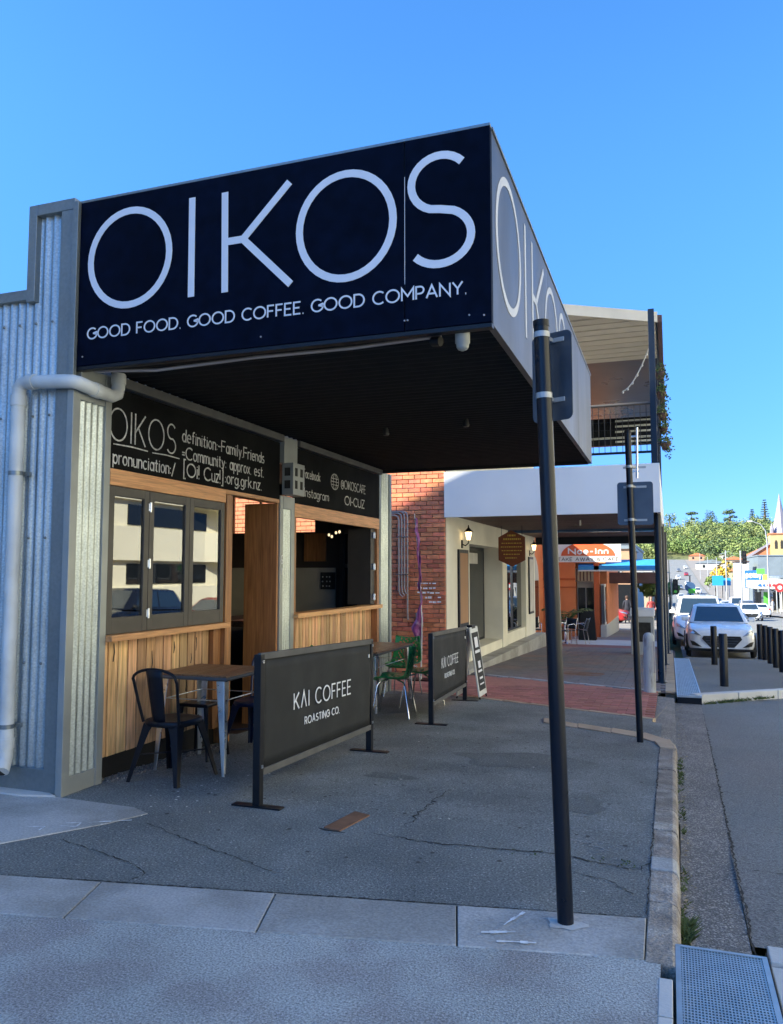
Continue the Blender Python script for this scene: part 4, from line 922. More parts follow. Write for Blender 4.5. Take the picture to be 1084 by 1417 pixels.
# sandwich board
sbd = thing('sandwich_board', 'white edged folding sandwich board with a printed menu behind the farther barrier', 'sandwich board', (-2.62,10.95,gz(10.9)))
for s_ in (1,-1):
    b = MB(); z0 = gz(10.95)+.04
    A = Vector((-2.68+.15*s_,10.78,z0)); B = Vector((-2.68+.15*s_,11.24,z0)); top = Vector((-.135*s_,0,.95))
    fr = MB().slab([A,B,B+top,A+top], (.02*s_,0,0)).build('board_frame', M['pvc'], sbd, bevel=.004)
    ins = [A.lerp(B,.1)+top*.08, A.lerp(B,.9)+top*.08, A.lerp(B,.9)+top*.92, A.lerp(B,.1)+top*.92]
    pn = MB().slab([v+Vector((.021*s_,0,0)) for v in ins], (.004*s_,0,0)).build('printed_panel', M['banner'], sbd)
    if s_ > 0:
        mb = MB()
        for r0, r1, c0, c1 in ((.70,.85,.3,.7),(.62,.66,.2,.8),(.40,.5,.35,.65),(.34,.37,.25,.75),(.24,.27,.3,.7),(.16,.18,.25,.75)):
            q = [A.lerp(B,c0)+top*r0, A.lerp(B,c1)+top*r0, A.lerp(B,c1)+top*r1, A.lerp(B,c0)+top*r1]
            mb.slab([v+Vector((.026,0,0)) for v in q], (.002,0,0))
        mb.build('printed_mark', M['letter'], pn)
    for P in (A.lerp(B,.08), A.lerp(B,.92)): MB().tube([P+Vector((.01*s_,0,0)), P+Vector((.02*s_,0,-.045))], .012, 8).build('foot', M['black'], sbd)
MB().box(-2.72,-2.64,10.9,11.1,gz(11)+.97,gz(11)+1.02).build('top_handle', M['black'], sbd, bevel=.005)
# feather flag by the brick wall
fg = thing('feather_flag', 'drooping purple and white feather flag on a thin pole against the brick wall', 'flag', (-3.98,12.9,gz(12.9)))
zb = gz(12.9)
MB().tube([(-4.02,12.9,zb+.02),(-4.0,12.9,zb+1.0),(-4.05,12.9,zb+2.0),(-4.13,12.9,zb+2.85)], [.014,.012,.009,.005], 8).build('pole', M['pvc'], fg)
def flagf(u, v):
    w_ = (.035 + .16*max(0, 1-abs(v-.12)/.2)) if v < .34 else .035+.02*math.sin(v*30)
    return (-4.0 - .10*max(0,v-.3)*max(0,v-.3)*2 - u*w_ + .012*math.sin(v*40), 12.9 + .05*math.sin(u*6+v*9), zb + .62 + 2.15*v)
MB().grid(flagf, 6, 40).build('flag_cloth', M['purple'], fg, solid=.003)
MB().box(-4.2,-3.8,12.75,13.05,zb,zb+.03).build('base', M['black'], fg, bevel=.004)

# ================================================================== STREET SIGN POLES
def pole_sign(base, top, r, label, plate_c, ang, w_, h_, straps, pname='street_sign'):
    t = thing(pname, label, 'street sign', base, 'sign poles seen from behind on the footpath')
    b = Vector(base); tp = Vector(top); d_ = (tp-b)
    MB().tube([b, tp], r, 20).build('pole', M['polepaint'], t)
    MB().tube([tp, tp+d_.normalized()*.03], r*1.06, 20).build('pole_cap', M['black'], t)
    c_ = Vector(plate_c); u = Vector((math.cos(ang), math.sin(ang), 0)); n = Vector((-u.y,u.x,0)); rad = .03; out = []
    for sx_, sy, a0 in ((1,1,0),(-1,1,90),(-1,-1,180),(1,-1,270)):
        for i in range(5):
            a = math.radians(a0+22.5*i); out.append(c_ + u*((w_/2-rad)*sx_+rad*math.cos(a)) + UP*((h_/2-rad)*sy+rad*math.sin(a)))
    MB().slab(out, n*.003).build('sign_plate', M['signback'], t)
    for z in straps:
        f = (z-b.z)/(tp.z-b.z); pc = b.lerp(tp, f)
        mb = MB(); mb.lathe(pc-UP*.012, [(r*1.07,0),(r*1.07,.026)], 20)
        tow = c_ - pc; tow.z = 0; ln = tow.length
        side = Vector((tow.y,-tow.x,0)).normalized() if ln > .01 else u
        if ln > .01:
            td = tow.normalized(); mb.slab([pc+td*r*.9-side*.012-UP*.01, pc+td*ln-side*.012-UP*.01, pc+td*ln+side*.012-UP*.01, pc+td*r*.9+side*.012-UP*.01], (0,0,.02))
        mb.slab([c_+u*w_*.32+UP*(z-c_.z-.012)-n*.006, c_-u*w_*.32+UP*(z-c_.z-.012)-n*.006, c_-u*w_*.32+UP*(z-c_.z-.012), c_+u*w_*.32+UP*(z-c_.z-.012)], (0,0,.022))
        mb.build('clamp', M['lightpole'], t, bevel=.002)
    return t
pole_sign((-.47,3.645,0),(-.537,3.64,2.70), .036, 'tall dark sign pole in the foreground standing in the concrete strip', (-.505,3.745,2.485), R(-22), .215, .43, (2.66,2.37))
t2 = pole_sign((-.31,8.26,gz(8.26)),(-.36,8.26,2.96), .032, 'second dark sign pole by the curved kerb, with a wide plate seen from behind', (-.305,8.33,2.25), R(2), .35, .44, (2.42,2.08,2.62))
MB().tube([(-.28,8.27,2.5),(-.27,8.27,3.02)], .012, 8).build('spare_bracket', M['steel'], t2)
for z in (2.98,2.62): MB().tube([(-.36,8.26,z-.05),(-.26,8.27,z-.05)], .008, 6).build('spare_strap', M['steel'], t2)

# ================================================================== BOLLARDS, GRATES, POST
def bollard(loc, h, r, label, group='black bollards round the parking pad'):
    t = thing('bollard', label, 'bollard', loc, group); x, y, z = loc
    MB().lathe(loc, [(r,-.05),(r,h-.012),(r*.93,h)], 20).build('shaft', M['polepaint'], t)
    MB().lathe(loc, [(r*.9,h+.001),(r*.9,h+.006)], 20).build('cap', M['black'], t); return t
bollard((.83,14.45,gz(14.45)-.02), .87, .068, 'single black bollard standing nearest on the raised pad, in front of the white hatchback')
bollard((.92,19.3,gz(19.3)-.02), .86, .068, 'single black bollard close to the grille of the white hatchback')
rows = [(2.10,15.6),(2.12,16.75),(2.14,17.9),(2.16,19.1),(2.18,20.3),(2.2,21.5),(2.2,22.7)]
names = ['nearest', 'second', 'third', 'fourth', 'fifth', 'sixth', 'farthest']
for (x, y), nm in zip(rows, names): bollard((x,y,gz(y)-.10), .92, .07, '%s black bollard of the row at the right edge of the parking pad' % nm)
tp_ = thing('timber_post', 'weathered white round-topped timber post beside the canopy posts', 'post', (-.32,12.8,gz(12.8)))
MB().lathe((-.32,12.8,gz(12.8)), [(.092,-.05),(.088,.5),(.085,.80),(.078,.86),(.055,.895),(.02,.905)], 18).build('post_shaft', M['postwood'], tp_)
MB().box(-.255,-.235,12.70,12.715,gz(12.8)+.30,gz(12.8)+.78).build('faded_stripe', M['conduit'], tp_)
def grating(x0, x1, y0, y1, nx, ny, label, z, wt=.004, wy=.004):
    t = thing('drain_grate', label, 'drain grate', (x0,y0,z(y0)))
    def q(mb, a0, a1, b0, b1, h0, h1):
        mb.add([(a0,b0,z(b0)+h0),(a1,b0,z(b0)+h0),(a1,b1,z(b1)+h0),(a0,b1,z(b1)+h0),(a0,b0,z(b0)+h1),(a1,b0,z(b0)+h1),(a1,b1,z(b1)+h1),(a0,b1,z(b1)+h1)],
               [(0,3,2,1),(4,5,6,7),(0,1,5,4),(1,2,6,5),(2,3,7,6),(3,0,4,7)])
    mb = MB()
    for i in range(1, nx): x = x0+(x1-x0)*i/nx; q(mb, x-wt, x+wt, y0, y1, -.02, 0)
    for j in range(1, ny): y = y0+(y1-y0)*j/ny; q(mb, x0, x1, y-wy, y+wy, -.02, -.0006)
    tag(mb.build('grate_bars', M['grate'], t), kind='stuff')
    fr = MB()
    for a in ((x0-.014,x0+.006,y0,y1),(x1-.006,x1+.014,y0,y1),(x0-.014,x1+.014,y0-.014,y0+.004),(x0-.014,x1+.014,y1-.004,y1+.014)): q(fr, *a, -.05, .003)
    fr.build('frame', M['grate'], t)
    mb = MB(); q(mb, x0, x1, y0, y1, -.2, -.19); mb.build('pit', M['crack'], t); return t
grating(.0,.32,2.4,3.60,28,64,'galvanised steel grate over the kerbside drain in the foreground', lambda y: -.004, .0022, .0042)
gr2 = grating(.08,.40,12.62,20.8,12,260,'long galvanised grate strip bridging the gutter beside the raised pad', lambda y: gz(y)-.005, .003, .005)
MB().box(.07,.41,12.59,12.61,gz(12.6)-.14,gz(12.6)-.03).build('end_shadow_plate', M['black'], gr2)

# ================================================================== SECOND BUILDING (brick side, cream front, balcony)
hot = thing('brick_corner_building', 'cream fronted building with a red brick side wall and a white canopy carrying a balcony', 'building', (-3.9, 14.0, -.3))
MB().box(-14,-4.40,14.06,24.4,-1.2,6.5).build('body', M['room_pale'], hot)
bw = MB().box(-14,-3.885,14.012,14.06,-1.2,6.5).build('brick_wall', M['mortar'], hot)
bmesh_ = unit_box_mesh('brick', .226, .05, .071, M['brick'], .004)
half = unit_box_mesh('brick', .108, .05, .071, M['brick'], .004)
cnt = 0; zc = -.42; row = 0; up = MB()
while zc < 6.45:
    x = -3.888 - (0 if row % 2 == 0 else .118)
    if row % 2: 
        if zc < 3.35: piece('brick', half, bw, (-3.888-.054, 13.998, zc))
        else: up.box(-3.996,-3.888,13.972,14.02,zc-.035,zc+.035)
    k = 0
    while x > (-8.6 if zc > 1.6 else -5.4):
        if zc < 3.35 and k < 6: piece('brick', bmesh_, bw, (x-.113, 13.998+random.uniform(-.003,.003), zc))
        else: up.box(x-.226,x,13.972,14.02,zc-.035,zc+.035)
        x -= .236; k += 1
    zc += .0835; row += 1
tag(up.build('bricks_beyond', M['brick'], bw), kind='stuff')
# old painted wording traces on the brick
mb = MB()
rr = random.Random(3)
for r in range(5):
    x = -4.42
    while x < -3.98:
        l = rr.uniform(.03,.09)
        if rr.random() < .72: mb.box(x,x+l,13.965,13.9705,1.33-.085*r+rr.uniform(-.008,.008),1.355-.085*r+rr.uniform(-.004,.008))
        x += l + rr.uniform(.01,.03)
tag(mb.build('worn_paint_marks', M['paint_white'], bw), kind='stuff')
cd = thing('conduit_bundle', 'grey conduits looping down the red brick wall beside the cafe corner', 'conduit', (-4.6,13.9,1))
for k, (dx, zt) in enumerate([(0,2.62),(.055,2.66),(.11,2.69),(.17,2.69)]):
    zb_ = 1.12 + .03*k if k < 3 else .7
    MB().tube([(-5.1,13.91,zt),(-4.84+dx,13.91,zt),(-4.78+dx,13.91,zt-.03),(-4.76+dx,13.91,zt-.1),(-4.76+dx,13.91,zb_+.1),(-4.74+dx*.9,13.91,zb_+.02),(-4.68+dx*.6,13.91,zb_-.03)], .016, 8).build('conduit', M['conduit'], cd)
for z in (1.5,2.2): MB().box(-4.80,-4.56,13.885,13.94,z,z+.02).build('saddle', M['steel'], cd)
tag(MB().box(-4.42,-4.30,13.86,13.96,.55,.80).build('meter_box', M['conduit'], bevel=.008), 'small grey junction box low on the red brick wall by the flag', 'junction box')
# front wall facing the footpath (x = -3.9) with bays
def hb(x0,x1,y0,y1,z0,z1,m='render_cream',name='front_wall',bev=.004): return MB().box(x0,x1,y0,y1,z0,z1).build(name, M[m], hot, bevel=bev)
hb(-4.3,-3.882,14.07,15.85,-.9,6.4); hb(-4.3,-3.882,15.85,24.3,2.14,6.4); hb(-4.3,-3.84,19.05,19.62,-.9,2.14,name='pilaster'); hb(-4.3,-3.84,22.35,23.95,-.9,2.14,name='pilaster')
hb(-4.3,-3.87,15.85,19.05,-.9,-.06,name='plinth'); hb(-4.3,-3.87,19.62,22.35,-.9,.02,name='plinth')
hb(-4.7,-3.55,14.4,24.2,-1.1,-.27,'concrete','step',.01)
g1 = hb(-4.36,-4.30,15.85,19.05,-.1,2.14,'black','shopfront_frame'); g2 = hb(-4.05,-3.98,19.62,22.35,.0,2.14,'black','door_frame')
for y0, y1, z0 in ((15.95,16.9,.0),(17.0,18.9,.0)): MB().box(-4.298,-4.29,y0,y1,z0,2.06).build('pane', M['dark_glass'], g1)
for y0, y1, z0 in ((19.7,20.7,.08),(21.1,22.3,.08)): MB().box(-3.978,-3.97,y0,y1,z0,2.06).build('pane', M['dark_glass'], g2)
MB().box(-4.288,-4.284,17.2,18.3,1.75,2.0).build('notice', M['paper'], g1)
for y0, y1, z0, z1 in ((14.85,15.6,.48,2.0),(22.75,23.5,.35,2.0)):
    pf = MB().box(-3.84+(-.04 if y0 < 20 else 0),-3.80+(-.04 if y0 < 20 else 0),y0,y1,z0,z1).build('poster_frame', M['black'], hot, bevel=.004)
    o_ = -3.80+(-.04 if y0 < 20 else 0); MB().box(o_,o_+.004,y0+.07,y1-.07,z0+.07,z1-.07).build('poster', M['shoppink'] if y0 < 20 else M['paper'], pf)
def lantern(y, z, x, label):
    t = thing('wall_lantern', label, 'wall lantern', (x,y,z), 'wall lanterns under the white canopy')
    MB().tube([(x,y,z-.16),(x+.08,y,z-.19),(x+.14,y,z-.14),(x+.14,y,z-.08)], .012, 8).box(x-.0,x+.02,y-.04,y+.04,z-.24,z-.08).build('bracket', M['black'], t)
    MB().lathe((x+.14,y,z), [(.04,-.08),(.07,.08)], 6, smooth=False).build('glass', M['lantern_glow'], t)
    MB().lathe((x+.14,y,z), [(.10,.08),(.05,.13),(.015,.17),(.008,.22)], 6, smooth=False).build('cap', M['black'], t)
    for k in range(6): a = k*PI/3; MB().tube([(x+.14+.042*math.cos(a),y+.042*math.sin(a),z-.08),(x+.14+.072*math.cos(a),y+.072*math.sin(a),z+.08)], .004, 4).build('bar', M['black'], t)
lantern(15.2, 2.27, -3.88, 'lit black wall lantern beside the brick corner'); lantern(23.0, 2.27, -3.84, 'black wall lantern behind the hanging wooden sign')
# canopy
wf = MB().box(-3.885,-.105,13.93,13.985,2.56,3.40).build('canopy_fascia_front', M['render_white'], hot, bevel=.004)
MB().box(-.16,-.105,13.986,24.5,2.56,3.40).build('canopy_fascia_side', M['render_white'], hot, bevel=.004)
sof = MB().box(-3.88,-.17,14.0,24.5,2.66,2.74).build('canopy_soffit', M['crack'], hot)
bdm = unit_box_mesh('board', 3.68, .28, .03, M['soffit'], .006)
for i in range(35): piece('board', bdm, sof, (-2.02, 14.16+.297*i, 2.635), (random.uniform(-.01,.01),0,0))
MB().box(-3.88,-.14,24.4,24.5,2.4,2.66).build('canopy_beam', M['polepaint'], hot)
MB().box(-3.88,-.17,20.0,20.08,2.55,2.62).build('blue_strip', M['carblue'], hot)
MB().box(-14,-.13,13.99,24.4,3.0,3.2).build('balcony_floor', M['concrete'], hot)
for x, y, r in ((-.165,14.35,.06),(-.13,18.4,.055),(-.09,22.3,.055)): 
    MB().lathe((x,y,gz(y)), [(.10,-.02),(.10,.02),(r,.03),(r,2.62-gz(y))], 16).build('verandah_post', M['polepaint'], hot)
# roof over the balcony
def front_line(x): return 13.7 + (x+1.76)*(.95/1.49)
y = 0; rb = MB(); 
pl = [(-4.2,front_line(-4.2)),(-.08,front_line(-.08)),(-.02,24.4),(-4.2,24.4)]
roof = MB().slab([(x,yy,6.22) for x,yy in pl], (0,0,.05)).build('verandah_roof', M['rooftile'], hot)
a, b = (-4.2,front_line(-4.2)), (-.08,front_line(-.08))
MB().slab([(a[0],a[1],6.08),(b[0],b[1],6.08),(b[0],b[1]-.04,6.08),(a[0],a[1]-.04,6.08)], (0,0,.19)).build('roof_beam', M['roof_board'], roof)
MB().slab([(-.08,front_line(-.08)+.01,6.10),(.0,front_line(-.02),6.10),(.02,24.4,6.10),(-.08,24.4,6.10)], (0,0,.13)).build('gutter', M['soffit'], roof)
yb = 12.2; k = 0
while yb < 17.3:
    xl = -4.1
    # clip to the skew front edge
    xr = -.12
    y_f0, y_f1 = yb, yb+.285
    pts = []
    def ex(yv): return min(-.12, -1.76 + (yv-13.7)/(.95/1.49))
    e0, e1 = ex(y_f0+.0), ex(y_f1)
    if e1 > xl:
        if e0 > xl: pts = [(xl,y_f0),(e0,y_f0),(e1,y_f1),(xl,y_f1)]
        else: pts = [(xl,front_line(xl)),(e1,y_f1),(xl,y_f1)]
        MB().slab([(x,yy,6.10+.004*(k%2)) for x,yy in pts], (0,0,.045)).build('soffit_board', M['roof_board'], roof)
    yb += .345; k += 1
mb = MB(); mb.slab([(-4.1,front_line(-4.1)+.03,6.175),(-.12,front_line(-.12)+.03,6.175),(-.12,17.4,6.175),(-4.1,17.4,6.175)], (0,0,.015)); mb.build('board_backing', M['soffit'], roof)
MB().add([(-4.1,17.3,6.12),(-.3,17.3,6.12),(-.3,21.8,5.72),(-4.1,21.8,5.72)], [(0,1,2,3)]).build('bronze_ceiling_sheet', M['poly'], roof, solid=.02)
for i in range(6): MB().box(-1.6,-.3,21.9+.3*i,22.05+.3*i,6.05,6.09).build('roof_batten', M['roof_board'], roof)
# balcony posts, rails, mesh
for y in (14.1,17.5,21.0,24.2): MB().box(-.235,-.13,y-.05,y+.05,3.2,6.12).build('balcony_post', M['polepaint'], hot, bevel=.004)
MB().tube([(-3.9,14.08,4.47),(-.22,14.08,4.47)], .028, 10).build('hand_rail', M['frame'], hot)
MB().tube([(-.18,14.08,4.53),(-.18,24.2,4.53)], .028, 10).build('hand_rail', M['frame'], hot)
MB().tube([(-3.9,14.08,3.62),(-.22,14.08,3.62)], .022, 8).build('bottom_rail', M['polepaint'], hot)
MB().tube([(-.18,14.08,3.62),(-.18,24.2,3.62)], .022, 8).build('bottom_rail', M['polepaint'], hot)
mb = MB(); 
for i in range(36): x = -3.8+.10*i; mb.tube([(x,14.08,3.62),(x,14.08,4.47)], .0055, 4)
for j in range(5): mb.tube([(-3.9,14.08,3.75+.14*j),(-.22,14.08,3.75+.14*j)], .003, 4)
for i in range(60): y = 14.2+.165*i; mb.tube([(-.18,y,3.62),(-.18,y,4.47)], .004, 4)
for j in range(5): mb.tube([(-.18,14.1,3.75+.14*j),(-.18,24.2,3.75+.14*j)], .004, 4)
tag(mb.build('wire_infill', M['polepaint'], hot), kind='stuff')
MB().box(-4.0,-.1,24.1,24.3,5.33,6.15).build('back_screen', M['black'], hot)
for z in (6.02,5.86,5.70,5.52,5.40): MB().box(-1.4 if z > 5.6 or z < 5.5 else -3.6,-.3,24.02,24.09,z,z+.05).build('louvre_blade', M['pvc'], hot)
mb = MB(); pts = [(-.75+ .55*t, 15.6, 5.05 + .95*(t**1.6)) for t in [i/12 for i in range(13)]]; mb.tube(pts, .012, 6)
sl_ = thing('string_light', 'pale string light hanging under the balcony roof', 'string light', (-.75,15.6,5))
mb.build('cord', M['paper'], sl_); 
for i in range(0,13,2): MB().lathe(pts[i], [(.008,-.05),(.022,-.03),(.012,.0)], 8).build('bulb', M['paper'], sl_)
# hanging flower pots along the balcony edge
def leaf_clump(mb, c, r, n, s, rnd=random):
    for k in range(n):
        d_ = Vector((rnd.gauss(0,1), rnd.gauss(0,1), rnd.gauss(0,1))).normalized() * r * rnd.uniform(.4,1.1)
        p = Vector(c) + d_; a = Vector((rnd.gauss(0,1), rnd.gauss(0,1), rnd.gauss(0,1))).normalized(); b_ = a.cross(Vector((rnd.gauss(0,1), rnd.gauss(0,1), rnd.gauss(0,1)))).normalized()
        mb.add([p - a*s, p + b_*s*.45, p + a*s, p - b_*s*.45], [(0,1,2,3)])
pots = [(-.06,15.0,5.18,'uppermost'),(-.05,15.9,5.0,'second'),(-.04,16.6,4.72,'third'),(-.03,17.6,4.62,'fourth'),(.0,16.2,4.05,'lowest')]
for x, y, z, nm in pots:
    t = thing('hanging_pot', '%s hanging terracotta flower pot on the outer edge of the balcony' % nm, 'flower pot', (x,y,z), 'hanging flower pots on the balcony edge')
    MB().lathe((x,y,z), [(.06,-.10),(.09,.0),(.10,.04),(.08,.04)], 14).build('pot', M['soffit'], t)
    MB().tube([(x-.13,y,z+.03),(x-.05,y,z+.03)], .012, 6).build('hook', M['black'], t)
    f = MB(); leaf_clump(f, (x,y,z+.08), .13, 70, .04); leaf_clump(f, (x+.05,y-.03,z-.08), .11, 45, .035); leaf_clump(f, (x+.04,y,z-.22), .07, 25, .03); f.build('foliage', M['plant_green'], t)
# hanging wooden sign (hexagonal)
hx = thing('hanging_wooden_sign', 'hexagonal dark red wooden sign with faint gold lettering hanging under the white canopy', 'hanging sign', (-3.4,18.0,2.3))
pts = [(-3.72,18,2.36),(-3.42,18,2.52),(-3.10,18,2.36),(-3.10,18,1.83),(-3.40,18,1.68),(-3.72,18,1.83)]
hp_ = MB().slab(pts, (0,.05,0)).build('board', M['dkwood'], hx, bevel=.006)
mb = MB()
for i, (a, b) in enumerate([(-3.50,-3.32),(-3.6,-3.2),(-3.64,-3.18),(-3.66,-3.16),(-3.64,-3.18),(-3.6,-3.22),(-3.56,-3.28)]):
    x = a
    while x < b: l = rr.uniform(.015,.05); mb.box(x,min(b,x+l),17.992,17.9985,2.38-.085*i,2.40-.085*i+ (.02 if i < 2 else 0)); x += l + .018
tag(mb.build('gold_lettering', M['signyellow'], hp_), kind='stuff')
for x in (-3.65,-3.17): MB().tube([(x,18.02,2.38),(x,18.02,2.64)], .006, 6).build('hanger', M['black'], hx)
# fan-like light under canopy
cf = thing('canopy_light', 'small light fitting hanging below the brown canopy boards', 'light fitting', (-1.7,16.5,2.6))
MB().tube([(-1.7,16.5,2.62),(-1.7,16.5,2.5)], .02, 8).build('stem', M['pvc'], cf)
for a in (.3,2.4,4.5): MB().slab([(-1.7,16.47,2.50),(-1.7+.35*math.cos(a),16.5+.35*math.sin(a)-.04,2.50),(-1.7+.35*math.cos(a),16.5+.35*math.sin(a)+.04,2.51)], (0,0,.01)).build('blade', M['frame'], cf)

# ================================================================== ORANGE CAFE BUILDING (third)
og = thing('orange_shop', 'bright orange corner shop with a take away cafe sign and a blue awning', 'shop', (-3.2,31.0,gz(31)))
g = gz(31)
def ob(x0,x1,y0,y1,z0,z1,m,name,par=None,bev=.005): return MB().box(x0,x1,y0,y1,z0,z1).build(name, M[m], par or og, bevel=bev)
ob(-14,-4.65,26.2,31,g-.5,3.6,'orange','wall'); ob(-4.65,-2.3,31.2,39,1.9,3.9,'orange','upper_wall')
ob(-4.65,-3.42,31.0,31.3,g-.5,1.95,'orange','wall'); ob(-2.72,-2.52,31.0,31.3,g-.5,1.9,'orange_dark','pier')
ob(-14,-2.3,31.9,39,g-.8,1.9,'orange','rear_wall')
ob(-4.67,-3.40,30.97,31.0,1.25,1.33,'orange_dark','wall_moulding'); ob(-4.67,-3.40,30.97,31.0,.95,1.0,'orange_dark','wall_moulding')
dd = ob(-3.40,-2.74,31.5,31.6,g,1.2,'shopwhite','shop_door'); 
for i in range(2): ob(-3.36+.31*i,-3.09+.31*i,31.47,31.5,g+.3,.95,'dark_glass','pane',dd)
ob(-3.42,-2.72,31.05,31.15,1.2,1.7,'shopcream','door_transom')
for i in range(5): ob(-3.38+.13*i,-3.33+.13*i,31.02,31.05,1.22,1.68,'soffit','transom_bar')
w3 = ob(-2.50,-2.28,31.0,38.5,g-.7,g+.45,'shopwhite','window_base'); 
w3b = ob(-2.48,-2.34,31.1,38.4,g+.45,1.1,'shopwhite','window_frame')
for i in range(4): ob(-2.338,-2.33,31.3+1.8*i,32.9+1.8*i,g+.55,1.0,'dark_glass','pane',w3b)
for i in range(3): ob(-2.47+.05*i,-2.45+.05*i,31.06,31.1,g+.5,1.05,'dark_glass','pane',w3b)
# arched window of the left wing (faces the footpath) 
aw = ob(-4.652,-4.60,27.0,29.6,g+.35,1.3,'shopwhite','arched_window')
MB().slab([(-4.6,28.3+1.3*math.cos(a),1.3+.9*math.sin(a)) for a in [PI*i/12 for i in range(13)]], (-.05,0,0)).build('window_arch', M['shopwhite'], og)
ob(-4.60,-4.59,27.1,29.5,g+.45,1.25,'dark_glass','pane',aw)
ob(-5.6,-4.75,26.15,26.2,g-.2,1.9,'shopwhite','window_panel'); ob(-5.5,-4.85,26.13,26.15,g+.3,1.7,'dark_glass','window_pane')
# sign board
sg = ob(-4.05,-1.65,30.15,30.22,1.93,2.72,'sign_white','sign_board')
dome = [(-2.85+.98*math.cos(a), 30.145, 2.17+.52*math.sin(a)) for a in [PI*i/20 for i in range(21)]]
MB().slab(dome, (0,-.012,0)).build('orange_dome', M['sign_orange'], sg)
def heavy(text, x0, x1, y, z, h, m, par, st=.2):
    write(text, (x0,y,z), XP, UP, Vector((0,-1,0)), h, x1-x0, st, .25, 0, 0, .004).build('sign_lettering', M[m], par)
heavy('Noe-Inn', -3.55, -2.12, 30.13, 2.24, .20, 'sign_white', sg, .24)
heavy('TAKE AWAY & CAFE', -3.95, -1.75, 30.145, 1.98, .12, 'crack', sg, .14)
MB().tube([(-2.75,30.2,2.72),(-2.75,30.2,2.95)], .01, 6).build('hanger', M['black'], sg)
# blue awning and brown beam over the footpath
bl = thing('blue_awning', 'bright blue canvas awning valance below the take away sign', 'awning', (-2,31.5,1.7))
MB().slab([(-3.3,31.0,1.62),(-3.3,31.0,1.80),(-3.3,32.2,2.05),(-3.3,32.2,1.95)], (2.9,0,0)).build('canvas', M['blue_awning'], bl)
MB().box(-3.3,-.4,30.97,30.995,1.585,1.64).build('white_edge', M['pvc'], bl)
bb = thing('brown_canopy', 'dark brown box canopy further along the footpath behind the blue awning', 'canopy', (-1.5,34,1.3))
MB().box(-2.9,-.25,33.2,39,1.10,1.55).build('fascia', M['soffit'], bb, bevel=.01)
MB().box(-.45,-.35,38.6,38.7,gz(38),1.1).build('post', M['soffit'], bb)
# cafe furniture in front of the orange shop
def alu_chair(label, loc, rz):
    t = thing('aluminium_chair', label, 'chair', (0,0,0), 'metal chairs outside the orange shop')
    MB().grid(lambda u, v: ((u-.5)*.40, (.2-.4*v), .44+.02*math.sin(v*3)), 6, 6).build('seat', M['black'], t, solid=.015)
    MB().grid(lambda u, v: ((u-.5)*.40, -.21-.08*v-.03*math.sin(u*PI), .5+.32*v), 6, 6).build('backrest', M['black'], t, solid=.015)
    for s_ in (-1,1):
        MB().tube([(.2*s_,.2,0),(.2*s_,.19,.64),(.2*s_,-.1,.66),(.2*s_,-.22,.6)], .012, 6).build('leg', M['chrome'], t)
        MB().tube([(.2*s_,-.26,0),(.2*s_,-.18,.44),(.2*s_,-.30,.84)], .012, 6).build('leg', M['chrome'], t)
    t.location = loc; t.rotation_euler = (0,0,rz); return t
ac = alu_chair('black and chrome chair left of the foreground pole outside the orange shop', (-4.12,25.4,gz(25.4)), R(200))
dup(ac, (-3.05,25.0,gz(25)), R(150), 'black and chrome chair nearest the small table by the potted plant')
dup(ac, (-2.75,25.9,gz(26)), R(80), 'black and chrome chair on the street side of the small table by the plant')
dup(ac, (-3.55,26.6,gz(26.6)), R(-20), 'black and chrome chair behind the small table by the plant')
tb = thing('bistro_table', 'small round dark bistro table outside the orange shop', 'table', (-3.2,25.9,gz(26)))
MB().lathe((-3.2,25.9,gz(26)), [(.33,.72),(.35,.73),(.35,.745)], 20).build('table_top', M['black'], tb)
MB().lathe((-3.2,25.9,gz(26)), [(.2,0),(.03,.05),(.03,.72)], 10).build('leg', M['chrome'], tb)
ab = thing('menu_board', 'dark a-frame menu board standing by the shop door', 'a-frame board', (-2.75,28.6,gz(28.6)))
for s_ in (-1,1): MB().slab([(-3.05,28.6+.22*s_,gz(28.6)),(-2.45,28.6+.22*s_,gz(28.6)),(-2.52,28.6+.02*s_,gz(28.6)+1.05),(-2.98,28.6+.02*s_,gz(28.6)+1.05)], (0,.02,0)).build('panel', M['banner'] if s_ < 0 else M['dkwood'], ab)
pp = thing('potted_palm', 'bushy potted plant with arching yellow-green leaves against the orange wall', 'potted plant', (-3.5,28.4,gz(28.4)))
zc = gz(28.4); MB().lathe((-3.5,28.4,zc), [(.2,0),(.28,.45),(.26,.45)], 14).build('pot', M['pot'], pp)
rp = random.Random(11)
for k in range(26):
    a = rp.uniform(0,2*PI); l = rp.uniform(.6,1.05); P = [Vector((-3.5,28.4,zc+.45)) + Vector((math.cos(a)*l*.95*t, math.sin(a)*l*.9*t, 1.25*l*t - 1.05*l*t*t*1.05)) + Vector((0,0,.45*t)) for t in [i/7 for i in range(8)]]
    mb = MB(); side = Vector((-math.sin(a), math.cos(a), 0))
    for i in range(1,7):
        for s_ in (-1,1): d_ = side*s_*.17 + Vector((0,0,-.05)); q = P[i]; mb.add([q, q+d_*.5+(P[i+1]-q)*.5, q+d_+(P[i+1]-q)*.9, q+d_*.5+(P[i+1]-q)*.1], [(0,1,2,3)])
    mb.tube(P, [.008]*8, 4); mb.build('frond', M['plant_green'], pp)
